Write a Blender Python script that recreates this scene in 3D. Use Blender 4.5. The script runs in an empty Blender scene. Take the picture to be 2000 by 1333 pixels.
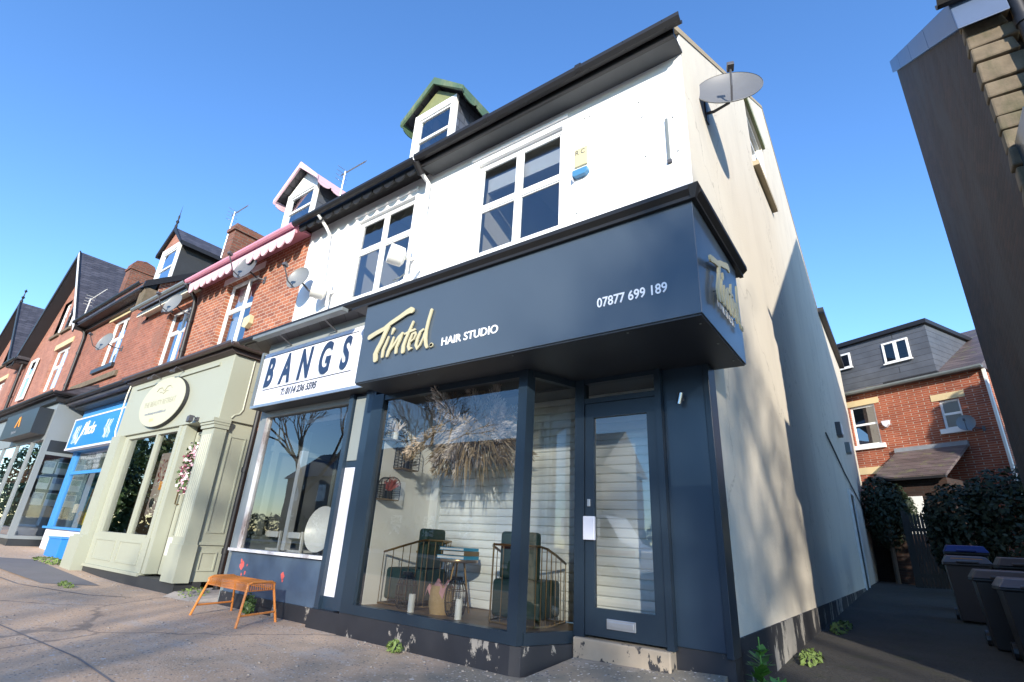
import bpy, math, random
from mathutils import Vector, Matrix
R = math.radians
random.seed(7)
sc = bpy.context.scene
COL = sc.collection

# ---------------------------------------------------------------- camera
cam_d = bpy.data.cameras.new('camera')
cam = bpy.data.objects.new('camera', cam_d); COL.objects.link(cam)
cam_d.lens = 36 * 1003.05 / 2000; cam_d.sensor_width = 36
cam_d.clip_start = .05; cam_d.clip_end = 3000
yaw, pit, rol = R(-37.1226), R(21.5954), R(3.2515)
fw = Vector((math.sin(yaw) * math.cos(pit), math.cos(yaw) * math.cos(pit), math.sin(pit)))
r0 = Vector((math.cos(yaw), -math.sin(yaw), 0)); u0 = r0.cross(fw)
rt = math.cos(rol) * r0 + math.sin(rol) * u0
up = -math.sin(rol) * r0 + math.cos(rol) * u0
mw = Matrix((rt, up, -fw)).transposed().to_4x4(); mw.translation = Vector((0, 0, .96))
cam.matrix_world = mw
sc.camera = cam

# ---------------------------------------------------------------- light
SUN = Vector((1, -1.45, .58)).normalized()
elev = math.asin(SUN.z); azi = math.atan2(SUN.x, SUN.y)
w = bpy.data.worlds.new("World"); sc.world = w; w.use_nodes = True
nt = w.node_tree; bg = nt.nodes['Background']
sky = nt.nodes.new('ShaderNodeTexSky'); sky.sky_type = 'NISHITA'; sky.sun_disc = False
sky.sun_elevation = elev; sky.sun_rotation = azi
sky.air_density = 1.0; sky.dust_density = 0; sky.ozone_density = 3.0; sky.altitude = 100
hs = nt.nodes.new('ShaderNodeHueSaturation'); hs.inputs['Saturation'].default_value = 1.16; hs.inputs['Hue'].default_value = .507
nt.links.new(sky.outputs[0], hs.inputs['Color']); nt.links.new(hs.outputs[0], bg.inputs[0]); bg.inputs[1].default_value = .15
ld = bpy.data.lights.new('sun', 'SUN'); ld.energy = 3.1; ld.angle = R(.8); ld.color = (1, .91, .77)
lo = bpy.data.objects.new('sun', ld); COL.objects.link(lo); lo.location = (30, -40, 25)
lo.rotation_euler = SUN.to_track_quat('Z', 'Y').to_euler()
vs = sc.view_settings; vs.view_transform = 'Standard'; vs.look = 'None'; vs.gamma = 1
vs.use_curve_mapping = False; vs.exposure = 1.42

# ---------------------------------------------------------------- materials
MC = {}
def nodes(name):
    m = bpy.data.materials.new(name); m.use_nodes = True
    t = m.node_tree; b = t.nodes['Principled BSDF']; MC[name] = m
    return m, t, b
def N(t, kind, **kw):
    n = t.nodes.new(kind)
    for k, v in kw.items():
        if k.startswith('i_'): n.inputs[k[2:].replace('_', ' ')].default_value = v
        elif k[0] == 'n' and k[1:].isdigit(): n.inputs[int(k[1:])].default_value = v
        else: setattr(n, k, v)
    return n
def c4(c): return (c[0], c[1], c[2], 1)
def pos(t, scale=(1, 1, 1)):
    g = N(t, 'ShaderNodeNewGeometry'); mp = N(t, 'ShaderNodeMapping'); mp.inputs['Scale'].default_value = scale
    t.links.new(g.outputs['Position'], mp.inputs[0]); return mp.outputs[0]
def noise(t, scale, detail=4, st=(1, 1, 1), rough=.55):
    n = N(t, 'ShaderNodeTexNoise'); n.inputs['Scale'].default_value = scale; n.inputs['Detail'].default_value = detail
    n.inputs['Roughness'].default_value = rough
    t.links.new(pos(t, st), n.inputs['Vector']); return n.outputs['Fac']
def ramp(t, src, stops):
    r = N(t, 'ShaderNodeValToRGB'); e = r.color_ramp.elements
    while len(e) < len(stops): e.new(.5)
    for k, (p, c) in enumerate(stops):
        e[k].position = p; e[k].color = c4(c) if not isinstance(c, (int, float)) else (c, c, c, 1)
    t.links.new(src, r.inputs[0]); return r.outputs[0]
def mix(t, fac, a, b, mode='MIX'):
    m = N(t, 'ShaderNodeMixRGB', blend_type=mode)
    for i, s in ((0, fac), (1, a), (2, b)):
        if isinstance(s, (int, float)): m.inputs[i].default_value = s
        elif isinstance(s, tuple): m.inputs[i].default_value = c4(s)
        else: t.links.new(s, m.inputs[i])
    return m.outputs[0]
def bump(t, b, src, strength=.3, dist=.01):
    n = N(t, 'ShaderNodeBump'); n.inputs['Strength'].default_value = strength; n.inputs['Distance'].default_value = dist
    t.links.new(src, n.inputs['Height']); t.links.new(n.outputs[0], b.inputs['Normal'])
def plain(name, col, rough=.5, var=.12, sc_=2.5, bmp=.0, metal=0., bsc=40, coat=0., st=(1, 1, 1), dirt=None, spec=.5):
    m, t, b = nodes(name)
    lo_ = tuple(c * (1 - var) for c in col); hi = tuple(min(1, c * (1 + var)) for c in col)
    cc = mix(t, noise(t, sc_, 5, st), lo_, hi)
    if dirt:
        dcol, amt = dirt
        f = ramp(t, noise(t, 3.2, 8, (1, 1, .35), .7), [(1 - amt - .12, 0), (1 - amt + .1, 1)])
        cc = mix(t, f, cc, dcol)
    t.links.new(cc, b.inputs['Base Color'])
    b.inputs['Roughness'].default_value = rough; b.inputs['Metallic'].default_value = metal
    b.inputs['Specular IOR Level'].default_value = spec
    b.inputs['Coat Weight'].default_value = coat
    if bmp: bump(t, b, noise(t, bsc, 4), bmp)
    return m
def brick(name, c1, c2, mortar, bw=.235, rh=.082, ms=.008, patch=None, rot=0.0):
    m, t, b = nodes(name)
    g = N(t, 'ShaderNodeNewGeometry'); s = N(t, 'ShaderNodeSeparateXYZ'); t.links.new(g.outputs['Position'], s.inputs[0])
    a = N(t, 'ShaderNodeMath', operation='ADD'); t.links.new(s.outputs[0], a.inputs[0]); t.links.new(s.outputs[1], a.inputs[1])
    cb = N(t, 'ShaderNodeCombineXYZ'); t.links.new(a.outputs[0], cb.inputs[0]); t.links.new(s.outputs[2], cb.inputs[1])
    br = N(t, 'ShaderNodeTexBrick'); t.links.new(cb.outputs[0], br.inputs['Vector'])
    br.inputs['Scale'].default_value = 1; br.inputs['Brick Width'].default_value = bw; br.inputs['Row Height'].default_value = rh
    br.inputs['Mortar Size'].default_value = ms; br.inputs['Mortar Smooth'].default_value = .2; br.inputs['Bias'].default_value = -.1
    br.inputs['Color1'].default_value = c4(c1); br.inputs['Color2'].default_value = c4(c2); br.inputs['Mortar'].default_value = c4(mortar)
    v = mix(t, ramp(t, noise(t, 1.3, 6), [(.35, (.72, .72, .74)), (.65, (1.12, 1.1, 1.06))]), (1, 1, 1), (1, 1, 1))
    v = ramp(t, noise(t, 1.3, 6), [(.3, (.7, .68, .68)), (.7, (1, 1, 1))])
    cc = mix(t, 1.0, br.outputs['Color'], v, 'MULTIPLY')
    fine = ramp(t, noise(t, 22, 3), [(.3, (.75, .75, .75)), (.7, (1, 1, 1))])
    cc = mix(t, 1.0, cc, fine, 'MULTIPLY')
    if patch:
        cc = mix(t, ramp(t, noise(t, .9, 6, (1, 1, .5), .65), [(patch[1] - .06, 0), (patch[1] + .05, 1)]), cc, patch[0])
    t.links.new(cc, b.inputs['Base Color']); b.inputs['Roughness'].default_value = .85
    inv = N(t, 'ShaderNodeInvert'); t.links.new(br.outputs['Fac'], inv.inputs['Color'])
    bump(t, b, inv.outputs[0], .6, .006)
    return m
def slate(name, c, rh=.16, bw=.28, ax='x', var=.25, lich=None):
    m, t, b = nodes(name)
    g = N(t, 'ShaderNodeNewGeometry'); s = N(t, 'ShaderNodeSeparateXYZ'); t.links.new(g.outputs['Position'], s.inputs[0])
    a = N(t, 'ShaderNodeMath', operation='ADD'); t.links.new(s.outputs[0], a.inputs[0]); t.links.new(s.outputs[1], a.inputs[1])
    cb = N(t, 'ShaderNodeCombineXYZ'); t.links.new(a.outputs[0] if ax != 'z' else s.outputs[0], cb.inputs[0]); t.links.new(s.outputs[2], cb.inputs[1])
    br = N(t, 'ShaderNodeTexBrick'); t.links.new(cb.outputs[0], br.inputs['Vector'])
    br.inputs['Scale'].default_value = 1; br.inputs['Brick Width'].default_value = bw; br.inputs['Row Height'].default_value = rh
    br.inputs['Mortar Size'].default_value = .008; br.inputs['Mortar Smooth'].default_value = .1
    br.inputs['Color1'].default_value = c4(tuple(x * (1 - var) for x in c)); br.inputs['Color2'].default_value = c4(tuple(x * (1 + var) for x in c))
    br.inputs['Mortar'].default_value = c4(tuple(x * .35 for x in c))
    cc = mix(t, 1.0, br.outputs['Color'], ramp(t, noise(t, 2, 6), [(.3, .7), (.7, 1)]), 'MULTIPLY')
    if lich: cc = mix(t, ramp(t, noise(t, 3, 6), [(.58, 0), (.7, 1)]), cc, lich)
    t.links.new(cc, b.inputs['Base Color']); b.inputs['Roughness'].default_value = .55
    inv = N(t, 'ShaderNodeInvert'); t.links.new(br.outputs['Fac'], inv.inputs['Color']); bump(t, b, inv.outputs[0], .7, .01)
    return m
def glass(name, tint=(.94, .97, .96), ior=1.55, boost=1.35):
    m = bpy.data.materials.new(name); m.use_nodes = True; t = m.node_tree; MC[name] = m
    t.nodes.remove(t.nodes['Principled BSDF']); out = t.nodes['Material Output']
    tr = N(t, 'ShaderNodeBsdfTransparent'); tr.inputs[0].default_value = c4(tint)
    gl = N(t, 'ShaderNodeBsdfGlossy'); gl.inputs['Roughness'].default_value = 0.004; gl.inputs[0].default_value = (.95, .97, 1, 1)
    fr = N(t, 'ShaderNodeFresnel'); fr.inputs[0].default_value = ior
    # slight waviness of old panes
    bp = N(t, 'ShaderNodeBump'); bp.inputs['Strength'].default_value = .04; bp.inputs['Distance'].default_value = .02
    t.links.new(noise(t, 1.6, 1), bp.inputs['Height']); t.links.new(bp.outputs[0], gl.inputs['Normal'])
    mu = N(t, 'ShaderNodeMath', operation='MULTIPLY', use_clamp=True); mu.inputs[1].default_value = boost
    t.links.new(fr.outputs[0], mu.inputs[0])
    mx = N(t, 'ShaderNodeMixShader'); t.links.new(mu.outputs[0], mx.inputs[0])
    t.links.new(tr.outputs[0], mx.inputs[1]); t.links.new(gl.outputs[0], mx.inputs[2]); t.links.new(mx.outputs[0], out.inputs[0])
    return m

plain('white_render', (.82, .82, .82), .75, .03, 3, .15, bsc=60)
# cream render with rain streaks
m, t, b = nodes('cream_render')
cc = mix(t, noise(t, 1.2, 6), (.56, .515, .435), (.64, .595, .51))
cc = mix(t, ramp(t, noise(t, 1.1, 7, (1, 1.3, .45), .65), [(.48, 0), (.8, 1)]), cc, (.50, .46, .395))
cc = mix(t, ramp(t, noise(t, 5, 9, (1, 1, .35), .75), [(.67, 0), (.72, 1)]), cc, (.42, .38, .32))
ck_ = N(t, 'ShaderNodeTexVoronoi', feature='DISTANCE_TO_EDGE'); ck_.inputs['Scale'].default_value = .33
wv_ = N(t, 'ShaderNodeVectorMath', operation='ADD'); wn_ = N(t, 'ShaderNodeTexNoise'); wn_.inputs['Scale'].default_value = 1.7; wn_.inputs['Detail'].default_value = 7
t.links.new(pos(t), wn_.inputs['Vector']); t.links.new(pos(t, (1, 1, .5)), wv_.inputs[0]); t.links.new(wn_.outputs['Color'], wv_.inputs[1]); t.links.new(wv_.outputs[0], ck_.inputs['Vector'])
cc = mix(t, ramp(t, ck_.outputs['Distance'], [(.001, .5), (.004, 0)]), cc, (.22, .19, .15))
t.links.new(cc, b.inputs['Base Color']); b.inputs['Roughness'].default_value = .85; bump(t, b, noise(t, 35, 5), .3)
def peel(name, base, under, thr, rough=.5, sc_=3.4, st=(1, 1, .6)):
    m, t, b = nodes(name)
    f = ramp(t, noise(t, sc_, 9, st, .72), [(thr, 0), (thr + .02, 1)])
    cc = mix(t, noise(t, 6, 5), tuple(x * .7 for x in base), tuple(x * 1.3 for x in base))
    cc = mix(t, f, cc, mix(t, noise(t, 9, 5), tuple(x * .6 for x in under), under))
    t.links.new(cc, b.inputs['Base Color']); b.inputs['Roughness'].default_value = rough
    bump(t, b, f, -.5, .01)
    return m
peel('black_plinth', (.02, .021, .026), (.34, .31, .27), .585)
peel('gable_plinth', (.022, .022, .026), (.36, .34, .31), .525, .8, 3.0, (1, 1, .35))
peel('step_stone', (.30, .25, .19), (.03, .03, .035), .56, .8, 4)
peel('shop_blue_grey', (.062, .098, .150), (.42, .40, .40), .70, .4, 2)
# red paint splashes on the blue-grey stall riser are geometry
brick('brick_orange', (.46, .16, .08), (.26, .082, .05), (.60, .48, .38), ms=.007)
brick('brick_red', (.40, .145, .09), (.28, .10, .065), (.40, .30, .24), ms=.005, patch=((.22, .11, .08), .60))
brick('brick_pinkish', (.48, .21, .145), (.37, .155, .11), (.40, .26, .19), ms=.006, patch=((.30, .15, .11), .62))
brick('brick_rear', (.42, .11, .048), (.30, .072, .034), (.5, .40, .32), ms=.007)
brick('brick_dark', (.06, .03, .022), (.035, .02, .016), (.05, .045, .04))
brick('brick_chimney', (.28, .10, .06), (.17, .07, .05), (.20, .17, .14))
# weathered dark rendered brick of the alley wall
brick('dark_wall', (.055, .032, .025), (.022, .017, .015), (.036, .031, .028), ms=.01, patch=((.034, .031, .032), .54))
plain('sandstone', (.14, .11, .075), .95, .6, 6, .9, bsc=14, dirt=((.05, .055, .025), .35))
plain('sandstone_pale', (.34, .28, .19), .85, .15, 3, .3, bsc=30)
plain('lintel_stone', (.58, .46, .26), .8, .12, 4, .2)
slate('slate', (.075, .072, .085))
slate('slate_brown', (.13, .10, .095), lich=(.14, .14, .07))
slate('slate_blue', (.10, .115, .15), rh=.2)
slate('clad_grey', (.095, .105, .125), rh=.24, bw=3.0, var=.06)
plain('lead', (.22, .24, .27), .45, .2, 5, .2)
plain('verge_lead', (.065, .10, .18), .4, .12, 3)
plain('navy_fascia_lit', (.056, .076, .100), .34, .10, 1.0, coat=.2)  # same navy paint as the pilaster, paler: sunlit sheen put into the base colour
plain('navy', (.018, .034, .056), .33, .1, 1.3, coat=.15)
plain('navy_frame', (.013, .024, .038), .35, .1, 3)
plain('soffit_dark', (.022, .026, .032), .5, .15, 3)
plain('black_trim', (.012, .012, .013), .55, .3, 8)
plain('gutter_black', (.014, .013, .014), .5, .2, 8)
plain('gutter_brown', (.055, .038, .034), .45, .2, 8)
plain('soffit_grey', (.075, .08, .085), .6, .2, 4)
plain('gutter_grey', (.16, .18, .18), .4, .2, 8)
plain('upvc', (.80, .81, .80), .35, .03, 3)
plain('white_gloss', (.78, .78, .76), .35, .06, 6, dirt=((.45, .42, .38), .28))
plain('chippy_white', (.72, .71, .70), .5, .1, 8, dirt=((.20, .12, .10), .42))
plain('offwhite_wood', (.74, .71, .58), .5, .06, 5)
plain('sage', (.33, .345, .275), .45, .05, 2, .05)
plain('sage_dark', (.03, .032, .034), .6, .2, 4)
plain('shop_blue', (.045, .24, .56), .4, .06, 2)
plain('sign_blue', (.018, .20, .60), .35, .04, 2)
plain('pink_paint', (.62, .27, .35), .5, .1, 5)
plain('pink_pale', (.70, .47, .53), .5, .08, 5)
plain('green_paint', (.075, .13, .075), .55, .25, 7, dirt=((.22, .23, .12), .36))
plain('green_board', (.20, .22, .10), .6, .2, 9)
plain('grey_paint', (.24, .265, .265), .45, .08, 2)
plain('grey_green', (.22, .245, .235), .45, .08, 2)
plain('lilac_white', (.60, .61, .68), .45, .03, 3)
plain('est_grey', (.20, .225, .235), .4, .06, 2)
plain('est_dark', (.022, .026, .030), .4, .15, 2)
plain('silver', (.55, .56, .57), .3, .1, 10, metal=.8)
plain('chrome', (.42, .43, .45), .2, .02, 5, metal=1)
plain('dish_grey', (.12, .125, .135), .42, .08, 4)
plain('dish_light', (.17, .18, .185), .45, .08, 4)
plain('dish_white', (.74, .73, .68), .5, .05, 4)
plain('bracket', (.07, .07, .08), .45, .1, 5)
plain('gold_letters', (.46, .42, .27), .45, .06, 9)
plain('brass', (.26, .17, .08), .28, .15, 8, metal=.9)
plain('white_letters', (.82, .83, .86), .5, .01)
plain('navy_letters', (.018, .036, .085), .4, .02)
plain('letter_shade', (.42, .46, .48), .5, .02)
plain('dark_letters', (.05, .06, .08), .5, .02)
plain('sign_white', (.74, .74, .80), .35, .02, 1)
plain('cream_board', (.47, .465, .34), .45, .02, 2)
plain('faint_letters', (.33, .32, .24), .6, .02)
plain('lime_letters', (.50, .55, .20), .6, .02)
plain('orange_metal', (.66, .23, .05), .32, .05, 4)
plain('orange_mark', (.85, .33, .03), .5, .1, 4)
plain('yellow', (.75, .58, .03), .5, .05)
plain('red', (.50, .03, .03), .5, .1)
plain('splash_red', (.72, .12, .10), .5, .1)
plain('alarm_blue', (.06, .20, .36), .4, .05)
plain('alarm_cream', (.52, .47, .28), .45, .05)
plain('shutter', (.74, .75, .73), .65, .05, 3)
plain('room_white', (.70, .69, .66), .8, .03)
plain('room_grey', (.16, .17, .18), .8, .1)
plain('room_brown', (.060, .042, .033), .7, .3, 2)
plain('room_blue', (.05, .22, .45), .6, .15, 3)
plain('floor_wood', (.16, .10, .06), .5, .2, 6)
plain('velvet', (.006, .028, .021), .65, .25, 5)
plain('pink_cloth', (.48, .24, .24), .9, .15, 14, .3)
plain('wicker', (.36, .24, .11), .8, .25, 40, .5, bsc=90)
plain('wire_black', (.015, .015, .016), .4, .1)
plain('wax', (.75, .74, .69), .5, .04)
plain('book_blue', (.04, .27, .45), .5, .1)
plain('book_brown', (.20, .14, .08), .6, .2)
plain('paper', (.70, .68, .64), .7, .04)
plain('photo_a', (.24, .30, .20), .5, .8, 14)
plain('photo_b', (.30, .34, .44), .5, .8, 11)
plain('poster', (.42, .34, .30), .6, .05)
plain('poster_red', (.30, .06, .05), .6, .3, 20)
plain('dried_straw', (.27, .20, .12), .9, .3, 12)
plain('dried_tan', (.42, .33, .235), .95, .25, 10)
plain('dried_white', (.62, .54, .49), .95, .12, 10)
plain('curtain_white', (.66, .66, .68), .9, .08, 9)
plain('leaf_dark', (.014, .026, .010), .6, .5, 6)
plain('leaf_mid', (.055, .10, .025), .55, .5, 7)
plain('leaf_bright', (.10, .24, .035), .5, .35, 9)
plain('grass', (.13, .19, .045), .7, .45, 9)
plain('bark', (.10, .075, .055), .9, .35, 4, .5)
plain('flower_pink', (.66, .38, .46), .7, .2, 20)
plain('flower_white', (.78, .73, .70), .7, .1, 20)
plain('flower_dark', (.17, .02, .05), .7, .3, 20)
plain('bin_grey', (.022, .021, .022), .42, .15, 5)
plain('bin_brown', (.07, .055, .05), .42, .15, 5)
plain('bin_lid_pale', (.12, .11, .125), .35, .12, 5)
plain('bin_blue', (.010, .028, .18), .4, .1, 5)
plain('timber_grey', (.035, .034, .031), .85, .3, 5, .3, st=(6, 6, .6))
plain('soil_stone', (.26, .235, .21), .95, .25, 9, .6)
plain('concrete_lip', (.44, .41, .37), .9, .2, 6, .6, bsc=30)
plain('road_tar', (.055, .055, .058), .85, .25, 3, .4)
plain('kerb', (.33, .31, .29), .85, .15, 5, .3)
plain('opp_wall', (.16, .13, .11), .8, .3, 2)
plain('field', (.06, .08, .03), .9, .4, .2)
glass('glass_rear', (.3, .32, .34), boost=6); glass('glass_shop', boost=2.1); glass('glass_upper', boost=2.7); glass('glass_dark', (.55, .57, .57), boost=1.3)
# pavement: tarmac with pinkish worn forecourt, grit, stains, cracks
m, t, b = nodes('pavement')
g = N(t, 'ShaderNodeNewGeometry'); s = N(t, 'ShaderNodeSeparateXYZ'); t.links.new(g.outputs['Position'], s.inputs[0])
ad = N(t, 'ShaderNodeMath', operation='MULTIPLY_ADD'); ad.inputs[1].default_value = -.12; ad.inputs[2].default_value = -.38
t.links.new(s.outputs[0], ad.inputs[0])
ad2 = N(t, 'ShaderNodeMath', operation='ADD'); t.links.new(ad.outputs[0], ad2.inputs[0]); t.links.new(noise(t, .8, 5), ad2.inputs[1])
asph = mix(t, noise(t, 1.1, 6), (.145, .128, .098), (.235, .210, .168))
pinky = mix(t, noise(t, .9, 7), (.40, .268, .175), (.55, .405, .285))
cc = mix(t, ramp(t, ad2.outputs[0], [(.42, 0), (.66, 1)]), asph, pinky)
cc = mix(t, ramp(t, noise(t, 2.0, 8, (.5, 1.3, 1), .7), [(.52, 0), (.68, 1)]), cc, (.42, .355, .30))
grit = N(t, 'ShaderNodeTexVoronoi'); grit.inputs['Scale'].default_value = 70; t.links.new(pos(t), grit.inputs['Vector'])
sp = N(t, 'ShaderNodeSeparateColor'); t.links.new(grit.outputs['Color'], sp.inputs[0])
cc = mix(t, ramp(t, sp.outputs[0], [(.95, 0), (.98, 1)]), cc, (.48, .44, .40))
cc = mix(t, ramp(t, sp.outputs[1], [(.95, 0), (.98, 1)]), cc, (.10, .10, .105))
gum = N(t, 'ShaderNodeTexVoronoi'); gum.inputs['Scale'].default_value = 3.4; t.links.new(pos(t), gum.inputs['Vector'])
cc = mix(t, ramp(t, gum.outputs['Distance'], [(.055, 1), (.075, 0)]), cc, (.50, .48, .45))
cr = N(t, 'ShaderNodeTexVoronoi', feature='DISTANCE_TO_EDGE'); cr.inputs['Scale'].default_value = .22
dn = N(t, 'ShaderNodeVectorMath', operation='ADD'); nz = N(t, 'ShaderNodeTexNoise'); nz.inputs['Scale'].default_value = 2.2; nz.inputs['Detail'].default_value = 6
t.links.new(pos(t), nz.inputs['Vector']); t.links.new(pos(t), dn.inputs[0])
scl = N(t, 'ShaderNodeVectorMath', operation='SCALE'); scl.inputs['Scale'].default_value = .5; t.links.new(nz.outputs['Color'], scl.inputs[0]); t.links.new(scl.outputs[0], dn.inputs[1])
t.links.new(dn.outputs[0], cr.inputs['Vector'])
crk = ramp(t, cr.outputs['Distance'], [(.003, .55), (.008, 0)])
cc = mix(t, crk, cc, (.08, .075, .07))
t.links.new(cc, b.inputs['Base Color']); b.inputs['Roughness'].default_value = .88
bump(t, b, noise(t, 60, 6), .6, .012)
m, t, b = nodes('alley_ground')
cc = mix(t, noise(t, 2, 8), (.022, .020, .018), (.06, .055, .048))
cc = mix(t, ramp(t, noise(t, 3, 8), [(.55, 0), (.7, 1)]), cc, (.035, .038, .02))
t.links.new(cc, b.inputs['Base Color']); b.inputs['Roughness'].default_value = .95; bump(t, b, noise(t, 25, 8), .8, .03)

# ---------------------------------------------------------------- mesh helpers
class MB:
    def __init__(s): s.v = []; s.f = []
    def face(s, pts):
        n = len(s.v); s.v += [tuple(p) for p in pts]; s.f.append(tuple(range(n, n + len(pts)))); return s
    def box(s, x0, x1, y0, y1, z0, z1):
        return s.hexa([(x0, y0, z0), (x1, y0, z0), (x1, y1, z0), (x0, y1, z0), (x0, y0, z1), (x1, y0, z1), (x1, y1, z1), (x0, y1, z1)])
    def hexa(s, p):
        n = len(s.v); s.v += [tuple(q) for q in p]
        for f in ((3, 2, 1, 0), (4, 5, 6, 7), (0, 1, 5, 4), (1, 2, 6, 5), (2, 3, 7, 6), (3, 0, 4, 7)): s.f.append(tuple(n + i for i in f))
        return s
    def obox(s, c, ax, ay, az):      # centre and three half-axis vectors
        c = Vector(c); ax = Vector(ax); ay = Vector(ay); az = Vector(az)
        return s.hexa([c - ax - ay - az, c + ax - ay - az, c + ax + ay - az, c - ax + ay - az, c - ax - ay + az, c + ax - ay + az, c + ax + ay + az, c - ax + ay + az])
    def prism(s, pts, plane, a, b):
        """pts 2-D in 'xz' (extruded in y), 'yz' (extruded in x) or 'xy' (extruded in z)"""
        F = {'xz': lambda p, k: (p[0], k, p[1]), 'yz': lambda p, k: (k, p[0], p[1]), 'xy': lambda p, k: (p[0], p[1], k)}[plane]
        n = len(s.v); m = len(pts)
        s.v += [F(p, a) for p in pts] + [F(p, b) for p in pts]
        s.f.append(tuple(n + i for i in range(m))); s.f.append(tuple(n + m + i for i in reversed(range(m))))
        for i in range(m): j = (i + 1) % m; s.f.append((n + i, n + m + i, n + m + j, n + j))
        return s
    def tube(s, path, r, n=8, cap=True):
        P = [Vector(p) for p in path]; rr = r if isinstance(r, (list, tuple)) else [r] * len(P)
        base = len(s.v); prev = None
        for i, p in enumerate(P):
            d = (P[min(i + 1, len(P) - 1)] - P[max(i - 1, 0)])
            if d.length < 1e-9: d = Vector((0, 0, 1))
            d.normalize()
            if prev is None: a = d.orthogonal().normalized()
            else:
                a = prev - d * prev.dot(d)
                a = a.normalized() if a.length > 1e-6 else d.orthogonal().normalized()
            prev = a; bb = d.cross(a)
            for k in range(n):
                t_ = 2 * math.pi * k / n; s.v.append(tuple(p + rr[i] * (math.cos(t_) * a + math.sin(t_) * bb)))
        for i in range(len(P) - 1):
            for k in range(n):
                q = (k + 1) % n; s.f.append((base + i * n + k, base + i * n + q, base + (i + 1) * n + q, base + (i + 1) * n + k))
        if cap:
            s.f.append(tuple(base + k for k in reversed(range(n)))); e = base + (len(P) - 1) * n; s.f.append(tuple(e + k for k in range(n)))
        return s
    def lathe(s, c, axis, prof, n=20, sx=1.0):
        """prof: (distance along axis, radius)"""
        c = Vector(c); d = Vector(axis).normalized(); a = d.orthogonal().normalized()
        if abs(d.z) < .99: a = Vector((0, 0, 1)).cross(d).normalized()
        bb = d.cross(a); base = len(s.v)
        for h, r in prof:
            for k in range(n):
                t_ = 2 * math.pi * k / n; s.v.append(tuple(c + d * h + r * (math.cos(t_) * a * sx + math.sin(t_) * bb)))
        for i in range(len(prof) - 1):
            for k in range(n):
                q = (k + 1) % n; s.f.append((base + i * n + k, base + i * n + q, base + (i + 1) * n + q, base + (i + 1) * n + k))
        return s
    def ribbon(s, pts, plane_fn, depth):
        """brush stroke: pts (u, v, half width); plane_fn(u, v, k) -> xyz, k from 0 to depth"""
        L = []; Rr = []
        for i, (u, v, h) in enumerate(pts):
            a = pts[max(i - 1, 0)]; bq = pts[min(i + 1, len(pts) - 1)]
            du, dv = bq[0] - a[0], bq[1] - a[1]; l = math.hypot(du, dv) or 1
            L.append((u - dv / l * h, v + du / l * h)); Rr.append((u + dv / l * h, v - du / l * h))
        def capp(p, q, h, sgn):
            du, dv = p[0] - q[0], p[1] - q[1]; l = math.hypot(du, dv) or 1
            return (p[0] + du / l * h * .8, p[1] + dv / l * h * .8)
        for i in range(len(pts) - 1):
            q = [L[i], L[i + 1], Rr[i + 1], Rr[i]]
            s.hexa([plane_fn(*q[0], 0), plane_fn(*q[1], 0), plane_fn(*q[2], 0), plane_fn(*q[3], 0), plane_fn(*q[0], depth), plane_fn(*q[1], depth), plane_fn(*q[2], depth), plane_fn(*q[3], depth)])
        for (i, j) in ((0, 1), (-1, -2)):
            c = capp(pts[i], pts[j], pts[i][2], 1); h = pts[i][2]
            rim = [(pts[i][0] + h * math.cos(k * math.pi / 5), pts[i][1] + h * math.sin(k * math.pi / 5)) for k in range(10)]
            for k in range(10):
                q = rim[(k + 1) % 10]; s.face([plane_fn(*rim[k], depth * 1.01), plane_fn(*q, depth * 1.01), plane_fn(pts[i][0], pts[i][1], depth * 1.01)])
                s.face([plane_fn(*rim[k], 0), plane_fn(*q, 0), plane_fn(*q, depth * 1.01), plane_fn(*rim[k], depth * 1.01)])
        return s
    def build(s, name, mat, parent=None, smooth=False, bevel=0, kind=None, origin=None):
        me = bpy.data.meshes.new(name)
        o = bpy.data.objects.new(name, me); COL.objects.link(o)
        off = Vector((0, 0, 0))
        if parent is not None:
            o.parent = parent
            p = parent
            while p is not None: off += Vector(p.location); p = p.parent
        elif origin is not None: off = Vector(origin); o.location = off
        me.from_pydata([tuple(Vector(v) - off) for v in s.v], [], s.f); me.update()
        me.materials.append(MC[mat] if isinstance(mat, str) else mat)
        if smooth:
            me.shade_smooth()
            
            if not bevel: md = o.modifiers.new('e', 'EDGE_SPLIT'); md.split_angle = R(40)
        if bevel:
            import bmesh
            bm = bmesh.new(); bm.from_mesh(me); bmesh.ops.remove_doubles(bm, verts=bm.verts, dist=1e-5)
            bmesh.ops.recalc_face_normals(bm, faces=bm.faces)
            bmesh.ops.bevel(bm, geom=bm.edges[:], offset=bevel, segments=2 if bevel < .03 else 5, affect='EDGES', clamp_overlap=True, profile=.5); bm.to_mesh(me); bm.free()
        if kind: o['kind'] = kind
        return o
def B(*a): return MB().box(*a)
def thing(name, label, cat, loc=(0, 0, 0), group=None):
    o = bpy.data.objects.new(name, None); COL.objects.link(o); o.location = loc; o.empty_display_size = .2
    o['label'] = label; o['category'] = cat
    if group: o['group'] = group
    return o
def tag(o, label, cat, group=None):
    o['label'] = label; o['category'] = cat
    if group: o['group'] = group
    return o
def struct(name, mb, mat, kind='structure'):
    return mb.build(name, mat, kind=kind)
def copy_tree(o, parent=None):
    c = o.copy(); COL.objects.link(c); c.parent = parent
    if parent is not None: c.matrix_parent_inverse = o.matrix_parent_inverse.copy()
    for ch in [k for k in bpy.data.objects if k.parent == o]: copy_tree(ch, c)
    return c
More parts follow.
